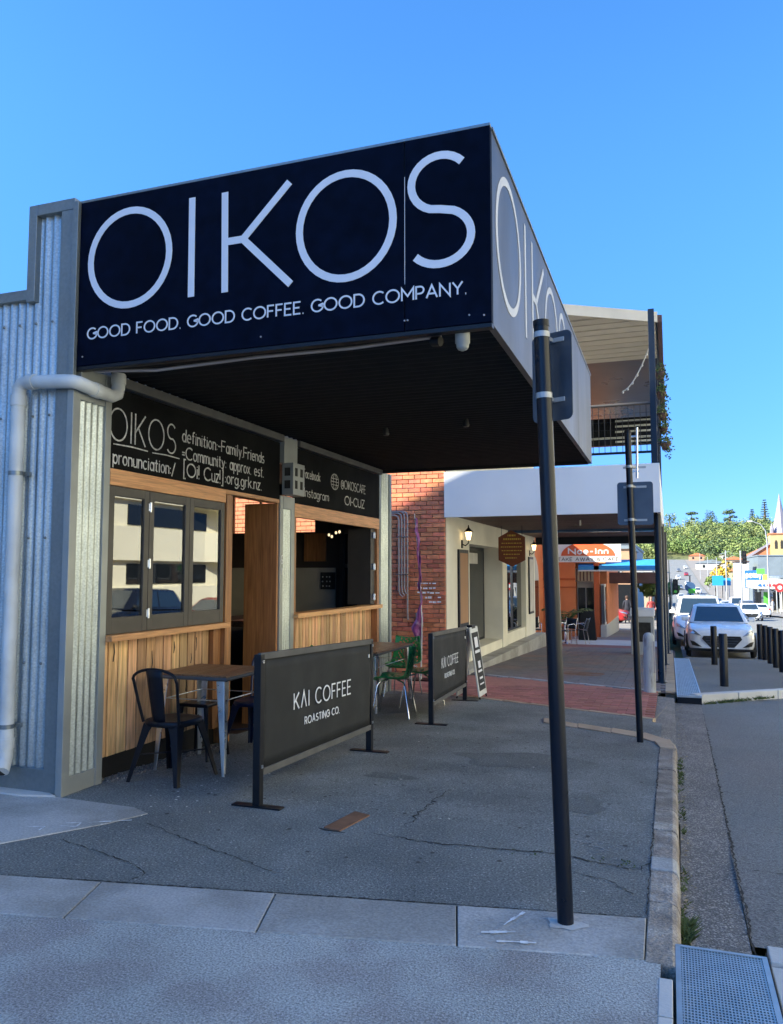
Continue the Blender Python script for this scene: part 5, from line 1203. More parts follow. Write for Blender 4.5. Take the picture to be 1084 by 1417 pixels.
# grey street cabinet / bin enclosure behind the posts
bn_ = thing('bin_enclosure', 'grey street bin enclosure with a pale curved lid and black opening behind the canopy posts', 'litter bin', (-.65,21.9,gz(22)))
z0 = gz(22)
MB().slab([(-.98,21.6,z0),(-.98,22.3,z0),(-.98,22.3,z0+1.0),(-.98,21.6,z0+1.0)], (.58,0,0)).build('cabinet', M['render_grey'], bn_, bevel=.02)
MB().slab([(-1.0,21.56,z0+1.0),(-1.0,22.34,z0+1.0),(-1.0,22.25,z0+1.16),(-1.0,21.95,z0+1.22),(-1.0,21.65,z0+1.16)], (.62,0,0)).build('lid', M['render_white'], bn_, bevel=.02)
MB().box(-.90,-.48,21.585,21.598,z0+.35,z0+.85).build('opening', M['crack'], bn_)

# ================================================================== CARS
def car(kind, paint):
    P = dict(hatch=(4.3,.89,.97,1.47,1.22,2.02,3.45,4.12), sedan=(4.7,.90,.95,1.45,1.35,2.15,3.45,4.15), suv=(4.7,.93,1.10,1.75,1.25,1.90,4.05,4.60),
             van=(4.9,.96,1.20,2.10,.75,1.45,4.60,4.85), ute=(5.1,.93,1.10,1.78,1.35,1.95,3.0,3.2))[kind]
    L_, hw, belt, Ht, yb, yt, yrt, yrb = P
    t = thing('parked_car', 'x', 'car')
    st = [(0,.70,.24,.60),(.05,.80,.20,.70),(.18,.90,.18,.78),(.5,.965,.17,.84),(yb*.75,1.0,.17,belt-.06),(yb+.05,1.0,.17,belt),(L_*.5,1.0,.17,belt+.02),(yrb,.98,.18,belt+.03),(L_-.15,.95,.22,belt-.0),(L_-.03,.88,.28,belt-.1),(L_,.78,.34,belt-.25)]
    prof = [(0,0),(.80,0),(.94,.05),(1.0,.22),(1.0,.5),(.975,.80),(.90,.95),(.62,1.0),(0,1.03)]
    vs = []; n = 2*len(prof)-2
    for d, f, zl, zt in st:
        w_ = hw*f
        half_ = [(w_*a, zl+(zt-zl)*b) for a, b in prof]
        ring = half_ + [(-a, b) for a, b in half_[1:-1][::-1]]
        dn = .10 if d < .3 else 0
        vs += [(x, d - L_/2 + (dn*(abs(x)/hw)**2.2 if d < .6 else 0), z) for x, z in ring]
    m = len(st); fs = [(j*n+i, j*n+(i+1)%n, (j+1)*n+(i+1)%n, (j+1)*n+i) for j in range(m-1) for i in range(n)] + [tuple(range(n))[::-1], tuple(range((m-1)*n, m*n))]
    b = MB().add(vs, fs, True); body = b.build('body', M[paint], t)
    body.modifiers.new('s', 'SUBSURF').levels = 1; body.modifiers['s'].render_levels = 2 if kind == 'hatch' else 1
    wt = hw*.70; wb = hw*.90
    def C3(x, y, z): return Vector((x, y - L_/2, z))
    bot = [C3(-wb*.92,yb,belt-.03),C3(wb*.92,yb,belt-.03),C3(wb,yb+.35,belt-.03),C3(wb,yrb-.3,belt-.03),C3(wb*.88,yrb,belt-.03),C3(-wb*.88,yrb,belt-.03),C3(-wb,yrb-.3,belt-.03),C3(-wb,yb+.35,belt-.03)]
    tops = [C3(-wt*.95,yt,Ht-.07),C3(wt*.95,yt,Ht-.07),C3(wt,yt+.25,Ht-.045),C3(wt,yrt-.2,Ht-.06),C3(wt*.92,yrt,Ht-.09),C3(-wt*.92,yrt,Ht-.09),C3(-wt,yrt-.2,Ht-.06),C3(-wt,yt+.25,Ht-.045)]
    rf = [Vector((p.x*.72, p.y*.0 + (p.y-(yt+yrt)/2+L_/2)*.78+(yt+yrt)/2-L_/2, Ht-.005)) for p in tops]
    cb_ = MB().add(bot+tops+rf, [(i,(i+1)%8,8+(i+1)%8,8+i) for i in range(8)] + [(8+i,8+(i+1)%8,16+(i+1)%8,16+i) for i in range(8)] + [tuple(range(16,24))])
    cb_.sm = [True]*len(cb_.sm); cab = cb_.build('roof', M[paint], t, bevel=.0)
    def panel(a, b_, c_, d_, ins, name, m_='carglass', ofs=.010):
        nrm = (b_-a).cross(d_-a).normalized()
        ctr = (a+b_+c_+d_)/4; 
        if nrm.dot(ctr - Vector((0,0,.8))) < 0: nrm = -nrm
        def q(u, v): return a.lerp(b_,u).lerp(d_.lerp(c_,u),v) + nrm*ofs
        i0, i1, j0, j1 = ins
        MB().slab([q(i0,j0),q(i1,j0),q(i1,j1),q(i0,j1)], -nrm*.02).build(name, M[m_], t)
    panel(bot[0],bot[1],tops[1],tops[0],(.05,.95,.05,.94),'windscreen')
    panel(bot[5],bot[4],tops[4],tops[5],(.08,.92,.2,.9),'rear_window')
    for s_ in (0,1):
        a, b_, c_, d_ = (bot[2],bot[3],tops[3],tops[2]) if s_ else (bot[7],bot[6],tops[6],tops[7])
        k_ = [(.02,.46,.12,.9),(.50,.97,.12,.9)] if kind != 'van' else [(.02,.34,.2,.9)]
        for ins in k_: panel(a,b_,c_,d_,ins,'side_window')
    ob_ = body; bm = bmesh.new(); bm.from_mesh(body.data); bvh = BVHTree.FromBMesh(bm)
    fy = -L_/2
    def conf(poly, name, m_, back=False, ofs=.012, sub_=2):
        b2 = bmesh.new(); vv = [b2.verts.new((x, 0, z)) for x, z in poly]; b2.faces.new(vv)
        bmesh.ops.triangulate(b2, faces=b2.faces[:])
        bmesh.ops.subdivide_edges(b2, edges=b2.edges[:], cuts=sub_, use_grid_fill=True)
        for v in b2.verts:
            o_, dr = (Vector((v.co.x, 6 if back else -6, v.co.z)), Vector((0,-1 if back else 1,0)))
            h_ = bvh.ray_cast(o_, dr)
            v.co.y = (h_[0].y if h_[0] else (L_/2 if back else fy+.1)) + (ofs if back else -ofs)
        me = bpy.data.meshes.new(name); b2.to_mesh(me); b2.free(); me.materials.append(M[m_]); o = bpy.data.objects.new(name, me); COL.objects.link(o); o.parent = t
        md = o.modifiers.new('s','SOLIDIFY'); md.thickness = .02; md.offset = 0; return o
    for s_ in (-1,1):
        conf([(s_*x,z) for x, z in ((.52,.60),(.78,.66),(.80,.76),(.70,.75))], 'headlight', 'lamp_glass')
        conf([(s_*x,z) for x, z in ((.50,.30),(.74,.34),(.79,.46),(.70,.44))], 'fog_lamp', 'grille')
        conf([(s_*x,z) for x, z in ((.62,.75),(.84,.75),(.84,.92),(.66,.92))], 'tail_light', 'tail', True)
        mx = MB().box(s_*wb+(.0 if s_ > 0 else -.18),s_*wb+(.18 if s_ > 0 else 0),yb+.28-L_/2,yb+.38-L_/2,belt,belt+.12).build('wing_mirror', M[paint], t, bevel=.03)
    gr_ = conf([(-.46,.60),(.46,.60),(.50,.52),(.30,.30),(-.30,.30),(-.50,.52)], 'grille', 'grille')
    for z in (.40,.47,.54):
        k_ = conf([(-.40,z),(.40,z),(.40,z+.012),(-.40,z+.012)], 'grille_bar', 'cargrey', ofs=.028); k_.parent = gr_
    bd = MB(); bd.lathe((0,fy-.035,.565), [(.05,-.012),(.055,0)], 16, 'y'); bd.build('badge', M['chrome'], gr_)
    conf([(-.86,.20),(.86,.20),(.86,.26),(-.86,.26)], 'lower_valance', 'grille')
    conf([(-.19,.55),(.19,.55),(.19,.66),(-.19,.66)], 'number_plate', 'paper', True)
    for s_ in (-1,1):
        for wy in (.80, L_-.85):
            w_ = MB().lathe((s_*(hw-.12),wy-L_/2,.32), [(.22,-.10 if s_ < 0 else .10),(.32,-.09 if s_ < 0 else .09),(.325,0),(.30,.12*s_*-1*-1 if False else (.125*s_)),(.22,.127*s_)], 24, 'x').build('wheel', M['rubber'], t)
            MB().lathe((s_*(hw+.012),wy-L_/2,.32), [(.215,0),(.20,.004*s_),(.05,-.02*s_),(.03,.0)], 10, 'x').build('rim', M['chrome'], w_)
    bm.free(); return t
protos = {}
def place_car(kind, paint, x, y, rz, label, group=None, name='parked_car'):
    key = (kind, paint)
    if key not in protos: protos[key] = o = car(kind, paint)
    else: o = copy_tree(protos[key])
    o.name = name; o.location = (x, y, gz(y)-.128 if .31 < x < 10.5 else gz(y)); o.rotation_euler = (math.atan2(gz(y+2)-gz(y-2), 4) * math.cos(rz), 0, rz)
    o['label'] = label
    if group: o['group'] = group
    return o
wc_ = place_car('hatch','carwhite', 1.30, 25.15, 0, 'white hatchback facing the camera behind the black bollards')
_z = gz(25.15)-.128
MB().slab([(1.02,24.70,_z+1.16),(1.50,24.70,_z+1.16),(1.50,24.80,_z+1.24),(1.02,24.80,_z+1.24)], (0,.01,0)).build('windscreen_paper', M['paper'], wc_)
PK = 'cars parked along the left kerb'; TR = 'cars on the far stretch of the street'
place_car('suv','carwhite', 1.0, 31.2, 0, 'white four wheel drive parked directly behind the white hatchback', PK)
place_car('sedan','cargrey', 1.0, 37.5, 0, 'dark grey sedan third in the line of cars at the left kerb', PK)
place_car('hatch','carblue', 1.1, 43.5, 0, 'blue hatchback fourth in the line of cars at the left kerb', PK)
place_car('suv','carsilver', 1.1, 50, 0, 'silver four wheel drive fifth in the line of cars at the left kerb', PK)
place_car('sedan','carwhite', 1.1, 62, 0, 'white sedan sixth in the line of cars at the left kerb', PK)
place_car('hatch','carred', -4.5, 52, R(80), 'red hatchback parked side-on in the sunny side street beyond the orange shop')
place_car('suv','carsilver', -7.5, 55, R(95), 'silver four wheel drive parked side-on beside the red hatchback')
place_car('sedan','carwhite', 9.0, 92, R(180), 'white sedan alone on the right side of the street casting a shadow')
place_car('van','carwhite', 8.2, 112, 0, 'large white van facing the camera near the blue billboard', TR)
far = [('sedan','carwhite',6.4,74),('hatch','carwhite',7.2,84),('suv','carsilver',8.6,102),('sedan','carwhite',5.6,108),('hatch','cargrey',7.4,118),('suv','carwhite',9.2,122),('sedan','carblue',5.0,140),('hatch','carwhite',9.0,140),('sedan','carsilver',4.3,70),('suv','carwhite',2.2,78),('hatch','carwhite',4.6,84),('sedan','cargrey',6.2,98),('suv','carblue',2.4,92),('van','carwhite',4.2,104),('hatch','carsilver',5.8,118),('sedan','carwhite',7.8,128),
       ('suv','cargrey',2.2,112),('hatch','carwhite',4.2,132),('sedan','carsilver',6.3,146),('suv','carwhite',2.4,150),('hatch','carblue',8.4,158),('sedan','carwhite',4.6,170),('suv','carsilver',6.8,184),('hatch','carwhite',2.6,200),
       ('sedan','cargrey',5.2,222),('suv','carwhite',7.6,240),('hatch','carsilver',3.2,262),('sedan','carwhite',6.0,290),('suv','carwhite',3.4,330),('hatch','carred',7.0,360),('sedan','carsilver',4.4,400),('suv','carwhite',8.0,430)]
cn = dict(hatch='hatchback', sedan='sedan', suv='four wheel drive', van='van'); pn_ = dict(carwhite='white', carsilver='silver', cargrey='grey', carblue='blue', carred='red')
seen = {}
for kd, pt, x, y in far:
    k = (kd, pt); seen[k] = seen.get(k, 0) + 1
    ordn = ['nearest','second nearest','third nearest','fourth nearest','fifth nearest','sixth nearest','seventh nearest','eighth nearest'][seen[k]-1]
    lane = 'left' if x < 3.5 else 'middle' if x < 6 else 'right'
    dist = 'halfway down the hill' if y < 110 else 'at the bottom of the hill' if y < 230 else 'climbing the far slope'
    place_car(kd, pt, x, y, 0, '%s %s %s in the %s lane %s' % (ordn, pn_[pt], cn[kd], lane, dist), TR, 'distant_car')
# cars whose reflection shows in the cafe windows (outside the picture on the right)
place_car('suv','carblack', 8.4, 21.0, R(0), 'black four wheel drive parked across the street, mirrored in the cafe window')
place_car('hatch','carred', 8.6, 26.6, R(0), 'red hatchback parked across the street, mirrored in the cafe window')

# ================================================================== OPPOSITE BUILDING (mirrored in the windows, outside the frame)
op = thing('opposite_building', 'cream building with curved balconies across the street, seen mirrored in the cafe windows', 'building', (14.5,30,0))
MB().box(15.5,30,-14,60,-2.5,13).build('wall', M['opposite'], op)
for k, z in enumerate((-.7,2.1,4.9,7.8)):
    def cf_(y): return 15.2 - 1.6*max(0, math.sin((y-14)*2*PI/24+k*.5))**.7
    mb = MB(); ys_ = [10+.5*i for i in range(100)]
    for a, b in zip(ys_, ys_[1:]): mb.add([(cf_(a),a,z),(cf_(b),b,z),(cf_(b),b,z+1.55),(cf_(a),a,z+1.55),(15.5,a,z),(15.5,b,z),(15.5,b,z+1.55),(15.5,a,z+1.55)], [(0,1,2,3),(0,1,5,4),(3,2,6,7)])
    mb.build('balcony', M['opposite'], op)
for z in (1.0,3.75,6.6):
    for y in range(12, 58, 9): MB().box(15.44,15.5,y,y+6.5,z,z+.95).build('window', M['dark_glass'], op)

# ================================================================== FAR BUILDINGS
def block(name, label, cat, x0,x1,y0,y1,h,wm,rm='rooftile',win=True, base=None, par=.25):
    g_ = gz(y0) if base is None else base
    t = thing(name, label, cat, ((x0+x1)/2,y0,g_))
    w_ = MB().box(x0,x1,y0,y1,g_-2.5,g_+h).build('wall', M[wm], t)
    MB().box(x0-.15,x1+.15,y0-.15,y1+.15,g_+h,g_+h+par).build('parapet', M[rm], t)
    if win:
        n = max(1, int((x1-x0)/3.2)); ww = (x1-x0)/n
        for i in range(n):
            f = MB().box(x0+ww*i+ww*.2,x0+ww*(i+1)-ww*.2,y0-.06,y0-.0,g_+h*.55,g_+h*.85).build('window', M['shopwhite'], t)
            MB().box(x0+ww*i+ww*.24,x0+ww*(i+1)-ww*.24,y0-.09,y0-.06,g_+h*.58,g_+h*.82).build('pane', M['dark_glass'], f)
    return t
b4 = block('orange_side_building', 'pale orange rendered building across the sunny side street on the left', 'building', -16,-2.6,60,72,5.2,'shoppink')
for x in (-6.2,-3.6): MB().box(x,x+1.0,59.86,59.9,gz(60)+.6,gz(60)+2.6).build('window', M['dark_glass'], b4)
MB().box(-5.0,-4.8,59.8,59.95,gz(60),gz(60)+5).build('downpipe', M['pvc'], b4)
aw4 = thing('shop_awning', 'white shop awning on the pale orange building on the left', 'awning', (-1.6,64,0)); MB().box(-2.55,-.3,60,72,gz(60)+2.9,gz(60)+3.3).build('fascia', M['shopwhite'], aw4); MB().box(-.5,-.4,60.5,60.6,gz(60),gz(60)+2.9).build('post', M['soffit'], aw4)
sgn = thing('green_shop_sign', 'green and white hanging shop sign under the far left awning', 'sign', (-1.8,59.5,0)); MB().box(-2.4,-1.1,59.4,59.5,gz(60)+3.5,gz(60)+4.4).build('panel', M['shopwhite'], sgn); MB().box(-2.2,-1.3,59.36,59.4,gz(60)+3.7,gz(60)+4.1).build('green_stripe', M['signgreen'], sgn)
block('left_row_building', 'grey two storey shop far along the left footpath', 'building', -16,-3.2,74,110,6.5,'render_grey')
block('cream_row_building', 'cream shop at the bottom of the hill on the left', 'building', -16,-2.8,118,170,5.5,'shopcream')
sh = block('right_corner_shop', 'white fronted shop on the right corner at the bottom of the street', 'shop', 14.6,32,121,150,4.6,'shopwhite')
g_ = gz(121); shf = MB().box(11.4,14.6,121,150,g_+3.1,g_+4.2).build('awning', M['shopwhite'], sh)
for k, (x, w_, m_) in enumerate([(11.7,.5,'billblue'),(12.3,.35,'billblue'),(12.8,.6,'signred'),(13.5,.5,'signred')]): MB().slab([(x,120.96,g_+3.5),(x+w_,120.96,g_+3.4),(x+w_-.1,120.96,g_+3.8),(x+.1,120.96,g_+3.75)], (0,.03,0)).build('logo_shape', M[m_], shf)
MB().box(14.55,14.6,122,149,g_+.3,g_+2.9).build('shopfront', M['dark_glass'], sh)
for x in (11.6,12.7,13.9): MB().box(x,x+.8,124.0,124.1,g_,g_+2.6).build('shopfront_panel', M['dark_glass' if x != 12.7 else 'signgreen'], sh)
MB().box(14.7,17,120.9,121,g_+.2,g_+2.8).build('dark_window', M['dark_glass'], sh)
gw = block('grey_roofed_hall', 'long grey roofed building behind the white corner shop', 'building', 17.2,45,176,200,9.6,'rooftile',win=False)
wb_ = block('white_box_building', 'small white building with a maroon roof edge beside the grey hall', 'building', 13.2,15.6,178,186,8.4,'shopwhite','soffit',False)
MB().box(13.3,15.5,177.9,178,gz(178)+.2,gz(178)+4.2).build('roller_door', M['render_grey'], wb_)
def billboard(label, x0,x1,y,z0,z1,m_, extra=None, cat='billboard'):
    t = thing('billboard', label, cat, ((x0+x1)/2,y,gz(y)))
    p_ = MB().box(x0,x1,y,y+.2,z0,z1).build('panel', M[m_], t)
    for x in (x0+.3,x1-.4): MB().box(x,x+.12,y+.02,y+.14,gz(y),z0).build('post', M['lightpole'], t)
    return t, p_
t, p_ = billboard('blue billboard with white lettering in front of the right hand shops', 11.25,13.75,135,-.9,1.85,'billblue')
write('penny', (11.45,134.97,.75), XP, UP, Vector((0,-1,0)), .9, 2.1, .2, .3, 0, 0, .03).build('billboard_lettering', M['letter'], p_)
mb = MB()
for i, (a, b) in enumerate([(11.5,12.0),(12.1,12.7),(12.8,13.3)]): mb.slab([(a,134.96,-.35),(b,134.96,-.35),(b-.1,134.96,.1),(a+.1,134.96,.05)], (0,.03,0))
tag(mb.build('billboard_marks', M['letter'], p_), kind='stuff')
MB().box(12.9,14.1,134.9,135.0,1.3,2.1).build('green_topper', M['signgreen'], t); MB().box(13.78,14.7,135,135.2,-.3,1.2).build('yellow_side_panel', M['signyellow'], t)
t, p_ = billboard('wide sky blue rounded billboard in the middle distance', 7.9,9.9,165,-1.0,.9,'billcyan')
t, p_ = billboard('smaller sky blue billboard joined at the right of the wide one', 9.95,11.3,166,-1.0,.45,'billcyan')
# church
ct = thing('church', 'sandstone church with a tall pale spire and orange roof on the right horizon', 'church', (40,331,gz(331)))
g_ = gz(331)
tw = MB().box(37.0,45.0,331,339,g_-3,16.0).build('tower', M['churchwall'], ct)
for x in (38.4,40.4,42.4): MB().slab([(x,330.95,10.5),(x+1,330.95,10.5),(x+1,330.95,13.2),(x+.5,330.95,14.0),(x,330.95,13.2)], (0,.1,0)).build('belfry_opening', M['crack'], tw)
MB().box(36.7,45.3,330.7,339.3,16.0,16.5).build('cornice', M['churchroof'], tw)
MB().lathe((41.0,335,16.5), [(3.7,0),(2.7,2.2),(1.7,6.5),(.75,11.5),(.03,15.6)], 8, smooth=False).build('spire', M['spire'], ct)
for sx_ in (-3.3,3.3): MB().lathe((41+sx_,331.8,16.5), [(.7,0),(.7,1.6),(.02,4)], 6, smooth=False).build('pinnacle', M['spire'], ct)
MB().box(28.5,37,333,352,g_-3,8.0).build('nave_wall', M['churchwall'], ct)
MB().slab([(28.2,332.6,7.9),(37.2,332.6,7.9),(36.9,332.6,12.2)], (0,20,0)).build('nave_roof', M['churchroof'], ct)
MB().slab([(26.0,332.0,7.6),(28.2,332,7.6),(37.0,332,13.2),(36.9,332,12.3),(29,332,7.0)], (0,.5,0)).build('gable_edge', M['spire'], ct)
# scattered houses on the far slope
rh = random.Random(21)
for i, (x, y, wdt, h, wm) in enumerate([(20,420,14,5,'shopwhite'),(34,470,12,5,'shopcream'),(-8,380,7,6,'shopwhite'),(18,560,10,5,'shoppink'),(40,600,12,6,'shopwhite'),(26,330,9,5,'shopcream')]):
    nm = ['white house left of the church on the far slope','cream house on the far slope behind the church','white building left of the far road','pale orange house near the crest of the far road','white house high beneath the wooded hill','cream house just left of the church nave'][i]
    t = thing('distant_house', nm, 'house', (x,y,gz(y)), 'houses on the far slope')
    MB().box(x-wdt/2,x+wdt/2,y,y+9,gz(y)-3,gz(y)+h*.62).build('wall', M[wm], t)
    MB().slab([(x-wdt/2-.5,y-.5,gz(y)+h*.62),(x+wdt/2+.5,y-.5,gz(y)+h*.62),(x,y-.5,gz(y)+h)], (0,10,0)).build('roof', M['churchroof' if i % 2 else 'rooftile'], t)
    for k in (-1,1): MB().box(x+k*wdt*.25-.6,x+k*wdt*.25+.6,y-.05,y,gz(y)+.8,gz(y)+2.2).build('window', M['dark_glass'], t)

# ================================================================== POLES, LIGHTS, SIGNS IN THE DISTANCE
lp = thing('street_lamp', 'tall grey street lamp with a curved arm on the right footpath', 'street lamp', (11.35,105,gz(105)))
MB().tube([(11.35,105,gz(105)),(11.35,105,5.2),(11.2,105,6.6),(10.7,105,7.4),(9.7,105,7.8)], [.11,.08,.06,.05,.05], 8).build('pole', M['lightpole'], lp); MB().box(9.2,9.8,104.9,105.1,7.72,7.86).build('lamp_head', M['pvc'], lp)
def traffic(x, y, h, label, arm=0):
    t = thing('traffic_light', label, 'traffic light', (x,y,gz(y)), 'traffic lights at the crossing')
    MB().tube([(x,y,gz(y)),(x,y,gz(y)+h)], .07, 8).build('pole', M['lightpole'], t)
    if arm: MB().tube([(x,y,gz(y)+h-.2),(x+arm,y,gz(y)+h+.3)], .05, 6).build('arm', M['lightpole'], t)
    hd = MB().box(x+.12,x+.5,y-.2,y,gz(y)+h-1.25,gz(y)+h-.05).build('signal_head', M['black'], t)
    for k, m_ in enumerate(('signred','signyellow','signgreen')): MB().lathe((x+.31,y-.2,gz(y)+h-.3-.36*k), [(.11,0),(.12,-.05)], 10, 'y').build('lens', M[m_ if k == 2 and x < 1 else 'grille'], hd)
    return t
traffic(6.35, 80, 6.2, 'tall traffic light standing above the traffic on the right', 0); traffic(.15, 66, 3.2, 'traffic light on the left kerb beside the canopy post')
traffic(13.0, 112, 3.6, 'traffic light in front of the right corner shop')
rsn = thing('red_sign', 'red and white round road sign by the right corner shop', 'road sign', (12.9,108,gz(108)))
MB().tube([(12.9,108,gz(108)),(12.9,108,gz(108)+3.6)], .05, 8).build('pole', M['lightpole'], rsn); MB().lathe((12.9,107.9,gz(108)+3.2), [(.55,0),(.55,-.04)], 18, 'y').build('sign_face', M['signred'], rsn); MB().lathe((12.9,107.84,gz(108)+3.2), [(.25,0),(.25,-.02)], 14, 'y').build('white_centre', M['sign_white'], rsn)
rs2 = thing('green_sign', 'dark post with a round green and blue sign among the distant traffic', 'road sign', (1.75,75,gz(75)))
MB().tube([(1.75,75,gz(75)-.1),(1.75,75,gz(75)+3.7)], .05, 8).build('pole', M['polepaint'], rs2); MB().lathe((1.75,74.9,gz(75)+2.7), [(.45,0),(.45,-.04)], 16, 'y').build('sign_face', M['carblue'], rs2); MB().box(1.6,2.2,74.8,74.84,gz(75)+2.15,gz(75)+2.55).build('green_plate', M['signgreen'], rs2)
for i, (x, y, h) in enumerate([(9.5,150,10),(10.9,205,10),(11.3,260,10),(11.6,330,10),(-2.2,300,9),(-1.5,420,9)]):
    t = thing('power_pole', ['power pole beyond the large white van','power pole beside the yellow tree','power pole on the lower far slope','power pole higher on the far slope','power pole left of the far road','highest power pole left of the far road'][i], 'power pole', (x,y,gz(y)), 'power poles along the far street')
    MB().tube([(x,y,gz(y)),(x,y,gz(y)+h)], [.14,.09], 6).build('pole', M['lightpole'], t); MB().box(x-1.1,x+1.1,y-.05,y+.05,gz(y)+h-.9,gz(y)+h-.78).build('crossarm', M['bark'], t)

# ================================================================== TREES AND WOODED HILL
def crown(mb, c, rx, rz, n, s, rnd):
    lobes = [(Vector((rnd.uniform(-.6,.6)*rx, rnd.uniform(-.6,.6)*rx, rnd.uniform(-.35,.55)*rz)), rnd.uniform(.35,.6)) for _ in range(7)]
    for k in range(n):
        lo, lr = rnd.choice(lobes); d_ = Vector((rnd.gauss(0,1), rnd.gauss(0,1), rnd.gauss(0,1))).normalized()
        p = Vector(c) + lo + Vector((d_.x*rx, d_.y*rx, d_.z*rz))*lr*rnd.uniform(.75,1.05)
        a = (d_ + Vector((rnd.gauss(0,.5), rnd.gauss(0,.5), rnd.gauss(0,.5)))).normalized(); u = a.orthogonal().normalized(); v = a.cross(u); q = s*rnd.uniform(.6,1.3)
        mb.add([p+u*q, p+v*q*.8, p-u*q, p-v*q*.8], [(0,1,2,3)])
rt_ = random.Random(4)
mbs = [MB(), MB()]
for i in range(780):
    y = rt_.uniform(600, 900); x = rt_.uniform(-25, 150)*(.6+.4*y/900)
    if y < 660 and -6 < x < 22: continue
    r = rt_.uniform(4,8.5); crown(mbs[i%3==0], (x,y,hill(x,y)+r*rt_.uniform(.55,1.25)), r, r*.85, 100, .75, rt_)  # every third crown goes to the darker mesh
tag(mbs[0].build('wooded_hill_canopy', M['foliage'], recalc=False), 'thick sunlit green tree canopy covering the hill behind the town', 'woodland', kind='stuff')
tag(mbs[1].build('wooded_hill_dark_canopy', M['foliage_dark'], recalc=False), 'darker crowns scattered through the wooded hill', 'woodland', kind='stuff')
mb = MB()
for i in range(60):
    y = rt_.uniform(250, 600); x = rt_.choice([rt_.uniform(-30,-5), rt_.uniform(17,26+ y*.07)]); r = rt_.uniform(2.0,4.0); crown(mb, (x,y,hill(x,y)+r), r, r*.9, 120, .4, rt_)
tag(mb.build('slope_trees', M['foliage'], recalc=False), 'mass of street trees among the houses on the far slope', 'trees', kind='stuff')
def tree(label, x, y, h, r, fm, kind='round', group=None, cat='tree'):
    z = hill(x, y); t = thing('tree', label, cat, (x,y,z), group)
    k_ = 1.5 if y > 800 else 1
    MB().tube([(x,y,z-.5),(x+.2,y,z+h*.5),(x,y,z+h*(.9 if kind!='round' else .75))], [h*.03*k_,h*.024*k_,h*.010*k_], 6).build('trunk', M['bark'], t)
    mb = MB()
    if kind == 'pine':
        for j in range(11):
            zz = z+h*(.2+.075*j); rr_ = r*(1-.075*j)
            for k in range(8): a = k*PI/4+j; crown(mb, (x+math.cos(a)*rr_*.6,y+math.sin(a)*rr_*.6,zz), rr_*.4, .5, 14, .5, rt_)
    elif kind == 'flat': 
        crown(mb, (x,y,z+h*.90), r, r*.34, 420, .65, rt_); crown(mb, (x+r*.4,y,z+h*.66), r*.6, r*.3, 160, .6, rt_); crown(mb, (x-r*.3,y,z+h*.5), r*.6, r*.4, 160, .6, rt_)
    else: crown(mb, (x,y,z+h*.72), r, h*.30, int(260+r*20), .16+r*.07, rt_)
    mb.build('crown', M[fm], t, recalc=False); return t
GH = 'trees standing above the hill line'
tree('tall slender norfolk pine standing highest on the hill line left of the spire', 96, 900, 32, 7, 'foliage_dark', 'pine', GH)
tree('shorter conical pine left of the tallest pine on the hill line', 83, 890, 22, 6, 'foliage_dark', 'pine', GH)
tree('rounded dark tree standing up from the middle of the hill line', 43, 890, 22, 6, 'foliage_dark', 'round', GH)
tree('flat topped spreading tree right of the middle of the hill line', 61, 880, 22, 8, 'foliage_dark', 'flat', GH)
tree('flat topped spreading tree left of the middle of the hill line', 24, 885, 22, 7, 'foliage_dark', 'flat', GH)
tree('rounded tree at the left end of the hill line by the canopy', 2, 880, 24, 7, 'foliage', 'round', GH)
tree('golden yellow leaved tree behind the sky blue billboards', 12.4, 215, 9.5, 3.0, 'foliage_yellow', 'round')
tree('small green tree under the golden tree', 10.0, 200, 6.0, 2.0, 'foliage', 'round')
tree('small dark street tree by the left kerb in the middle distance', .0, 100, 4.5, 1.4, 'foliage', 'round')
tree('bushy green street tree behind the canopy posts on the left footpath', -1.3, 70, 4.2, 1.2, 'foliage', 'round')

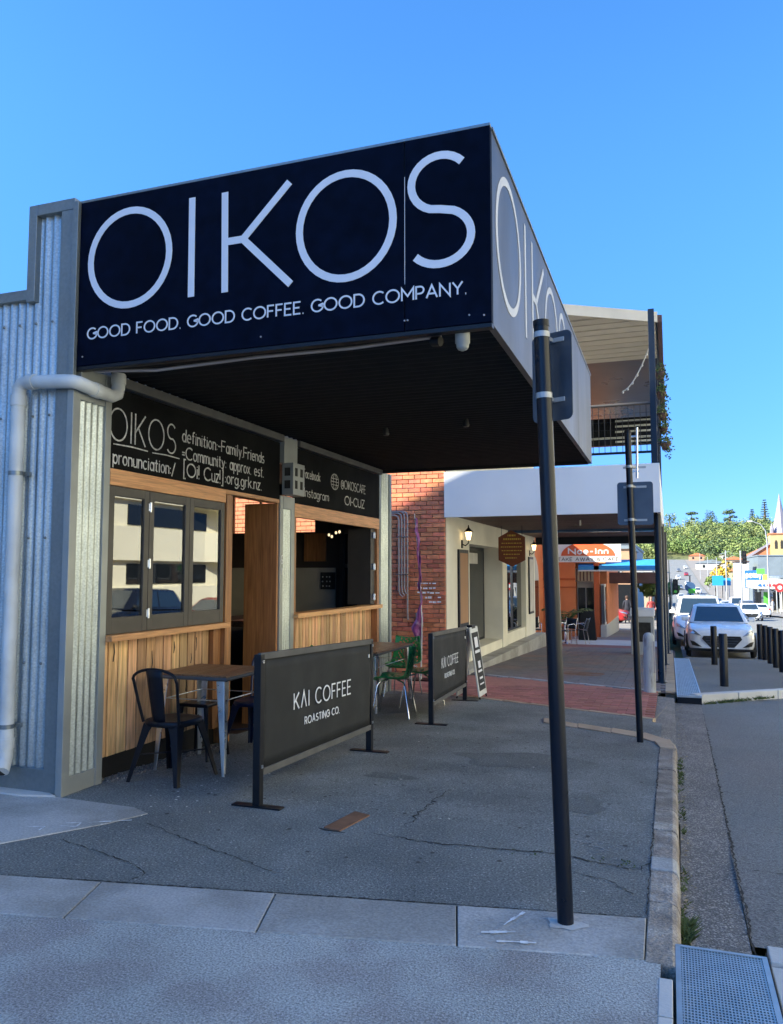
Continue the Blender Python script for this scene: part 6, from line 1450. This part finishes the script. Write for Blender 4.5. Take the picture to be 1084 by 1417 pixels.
# ================================================================== PEOPLE
def person(label, loc, rz, coat, legs, hgt=1.70, hair='hair', stride=.16, bag=False):
    k = hgt/1.70
    J = {'pelvis':(0,0,.93,.13),'belly':(0,0,1.08,.135),'chest':(0,.01,1.28,.15),'neck':(0,.01,1.45,.055),'head0':(0,-.01,1.53,.075),'head1':(0,-.005,1.63,.085),'top':(0,.0,1.68,.05),
         'shL':(-.17,0,1.38,.06),'elL':(-.23,.05,1.12,.045),'haL':(-.22,-.03,.90,.035),'shR':(.17,0,1.38,.06),'elR':(.23,.02,1.12,.045),'haR':(.23,-.06,.90,.035),
         'hiL':(-.09,0,.86,.09),'knL':(-.10,-stride*.6,.49,.06),'anL':(-.10,-stride*.5,.08,.042),'toL':(-.11,-stride*.5-.14,.04,.035),
         'hiR':(.09,0,.86,.09),'knR':(.10,stride*.2,.49,.06),'anR':(.10,stride*1.1,.10,.042),'toR':(.11,stride*1.1-.13,.04,.035)}
    E_ = [('pelvis','belly'),('belly','chest'),('chest','neck'),('neck','head0'),('head0','head1'),('head1','top'),('chest','shL'),('shL','elL'),('elL','haL'),('chest','shR'),('shR','elR'),('elR','haR'),
          ('pelvis','hiL'),('hiL','knL'),('knL','anL'),('anL','toL'),('pelvis','hiR'),('hiR','knR'),('knR','anR'),('anR','toR')]
    nm = list(J); me = bpy.data.meshes.new('body'); me.from_pydata([tuple(c*k for c in J[n][:3]) for n in nm], [(nm.index(a), nm.index(b)) for a, b in E_], [])
    o = bpy.data.objects.new('tmp', me); COL.objects.link(o); o.modifiers.new('k','SKIN'); sk = me.skin_vertices[0].data
    for i, n in enumerate(nm): sk[i].radius = (J[n][3]*k, J[n][3]*k*(.72 if n in ('chest','belly','pelvis') else 1)); sk[i].use_root = (n == 'pelvis')
    o.modifiers.new('s','SUBSURF').levels = 1
    dg = bpy.context.evaluated_depsgraph_get(); m2 = bpy.data.meshes.new_from_object(o.evaluated_get(dg)); bpy.data.objects.remove(o)
    t = thing('person', label, 'person', loc)
    m2.materials.clear()
    for n in (coat, legs, 'skin', 'black'): m2.materials.append(M[n])
    for p in m2.polygons:
        z = p.center.z/k; p.use_smooth = True
        p.material_index = 2 if z > 1.45 or (z < .93 and abs(p.center.x) > .19*k) else 0 if z > .88 else 3 if z < .09 else 1
    b = bpy.data.objects.new('body', m2); COL.objects.link(b); b.parent = t
    MB_ = MB(); MB_.lathe((0,.02*k,1.62*k), [(.088*k,-.09*k),(.105*k,0),(.095*k,.06*k),(.04*k,.105*k)], 14); MB_.v = [(x,y+.015,z) for x,y,z in MB_.v]
    me = bpy.data.meshes.new('hair'); me.from_pydata(MB_.v, [], MB_.f); me.materials.append(M[hair]); h = bpy.data.objects.new('hair', me); COL.objects.link(h); h.parent = t; h.location = (0,.012,0)
    t.rotation_euler = (0,0,rz); return t
p1 = person('person in dark clothes walking away carrying a dark bag beyond the blue awning', (-2.55,52,gz(52)), R(180), 'cloth_dark', 'cloth_dark', 1.72)
bg_ = thing('shoulder_bag', 'dark bag held at the right side of the walking person', 'bag', (-2.2,52.05,gz(52)+.95)); MB().box(-2.30,-2.05,51.9,52.15,gz(52)+.62,gz(52)+1.0).build('bag_body', M['black'], bg_, bevel=.03); MB().tube([(-2.28,52,gz(52)+1.0),(-2.33,52,gz(52)+1.4),(-2.1,52,gz(52)+1.0)], .012, 6).build('strap', M['black'], bg_)
person('person with dark hair in a red top seen over the bin enclosure', (-1.0,47,gz(47)), R(20), 'cloth_red', 'cloth_dark', 1.66)
person('person in a pale top to the right of the red-topped person', (-.55,49,gz(49)), R(-30), 'cloth_white', 'cloth_dark', 1.70)
person('pedestrian in pale clothes outside the right corner shop', (12.5,112,gz(112)), R(40), 'cloth_white', 'cloth_white', 1.7)
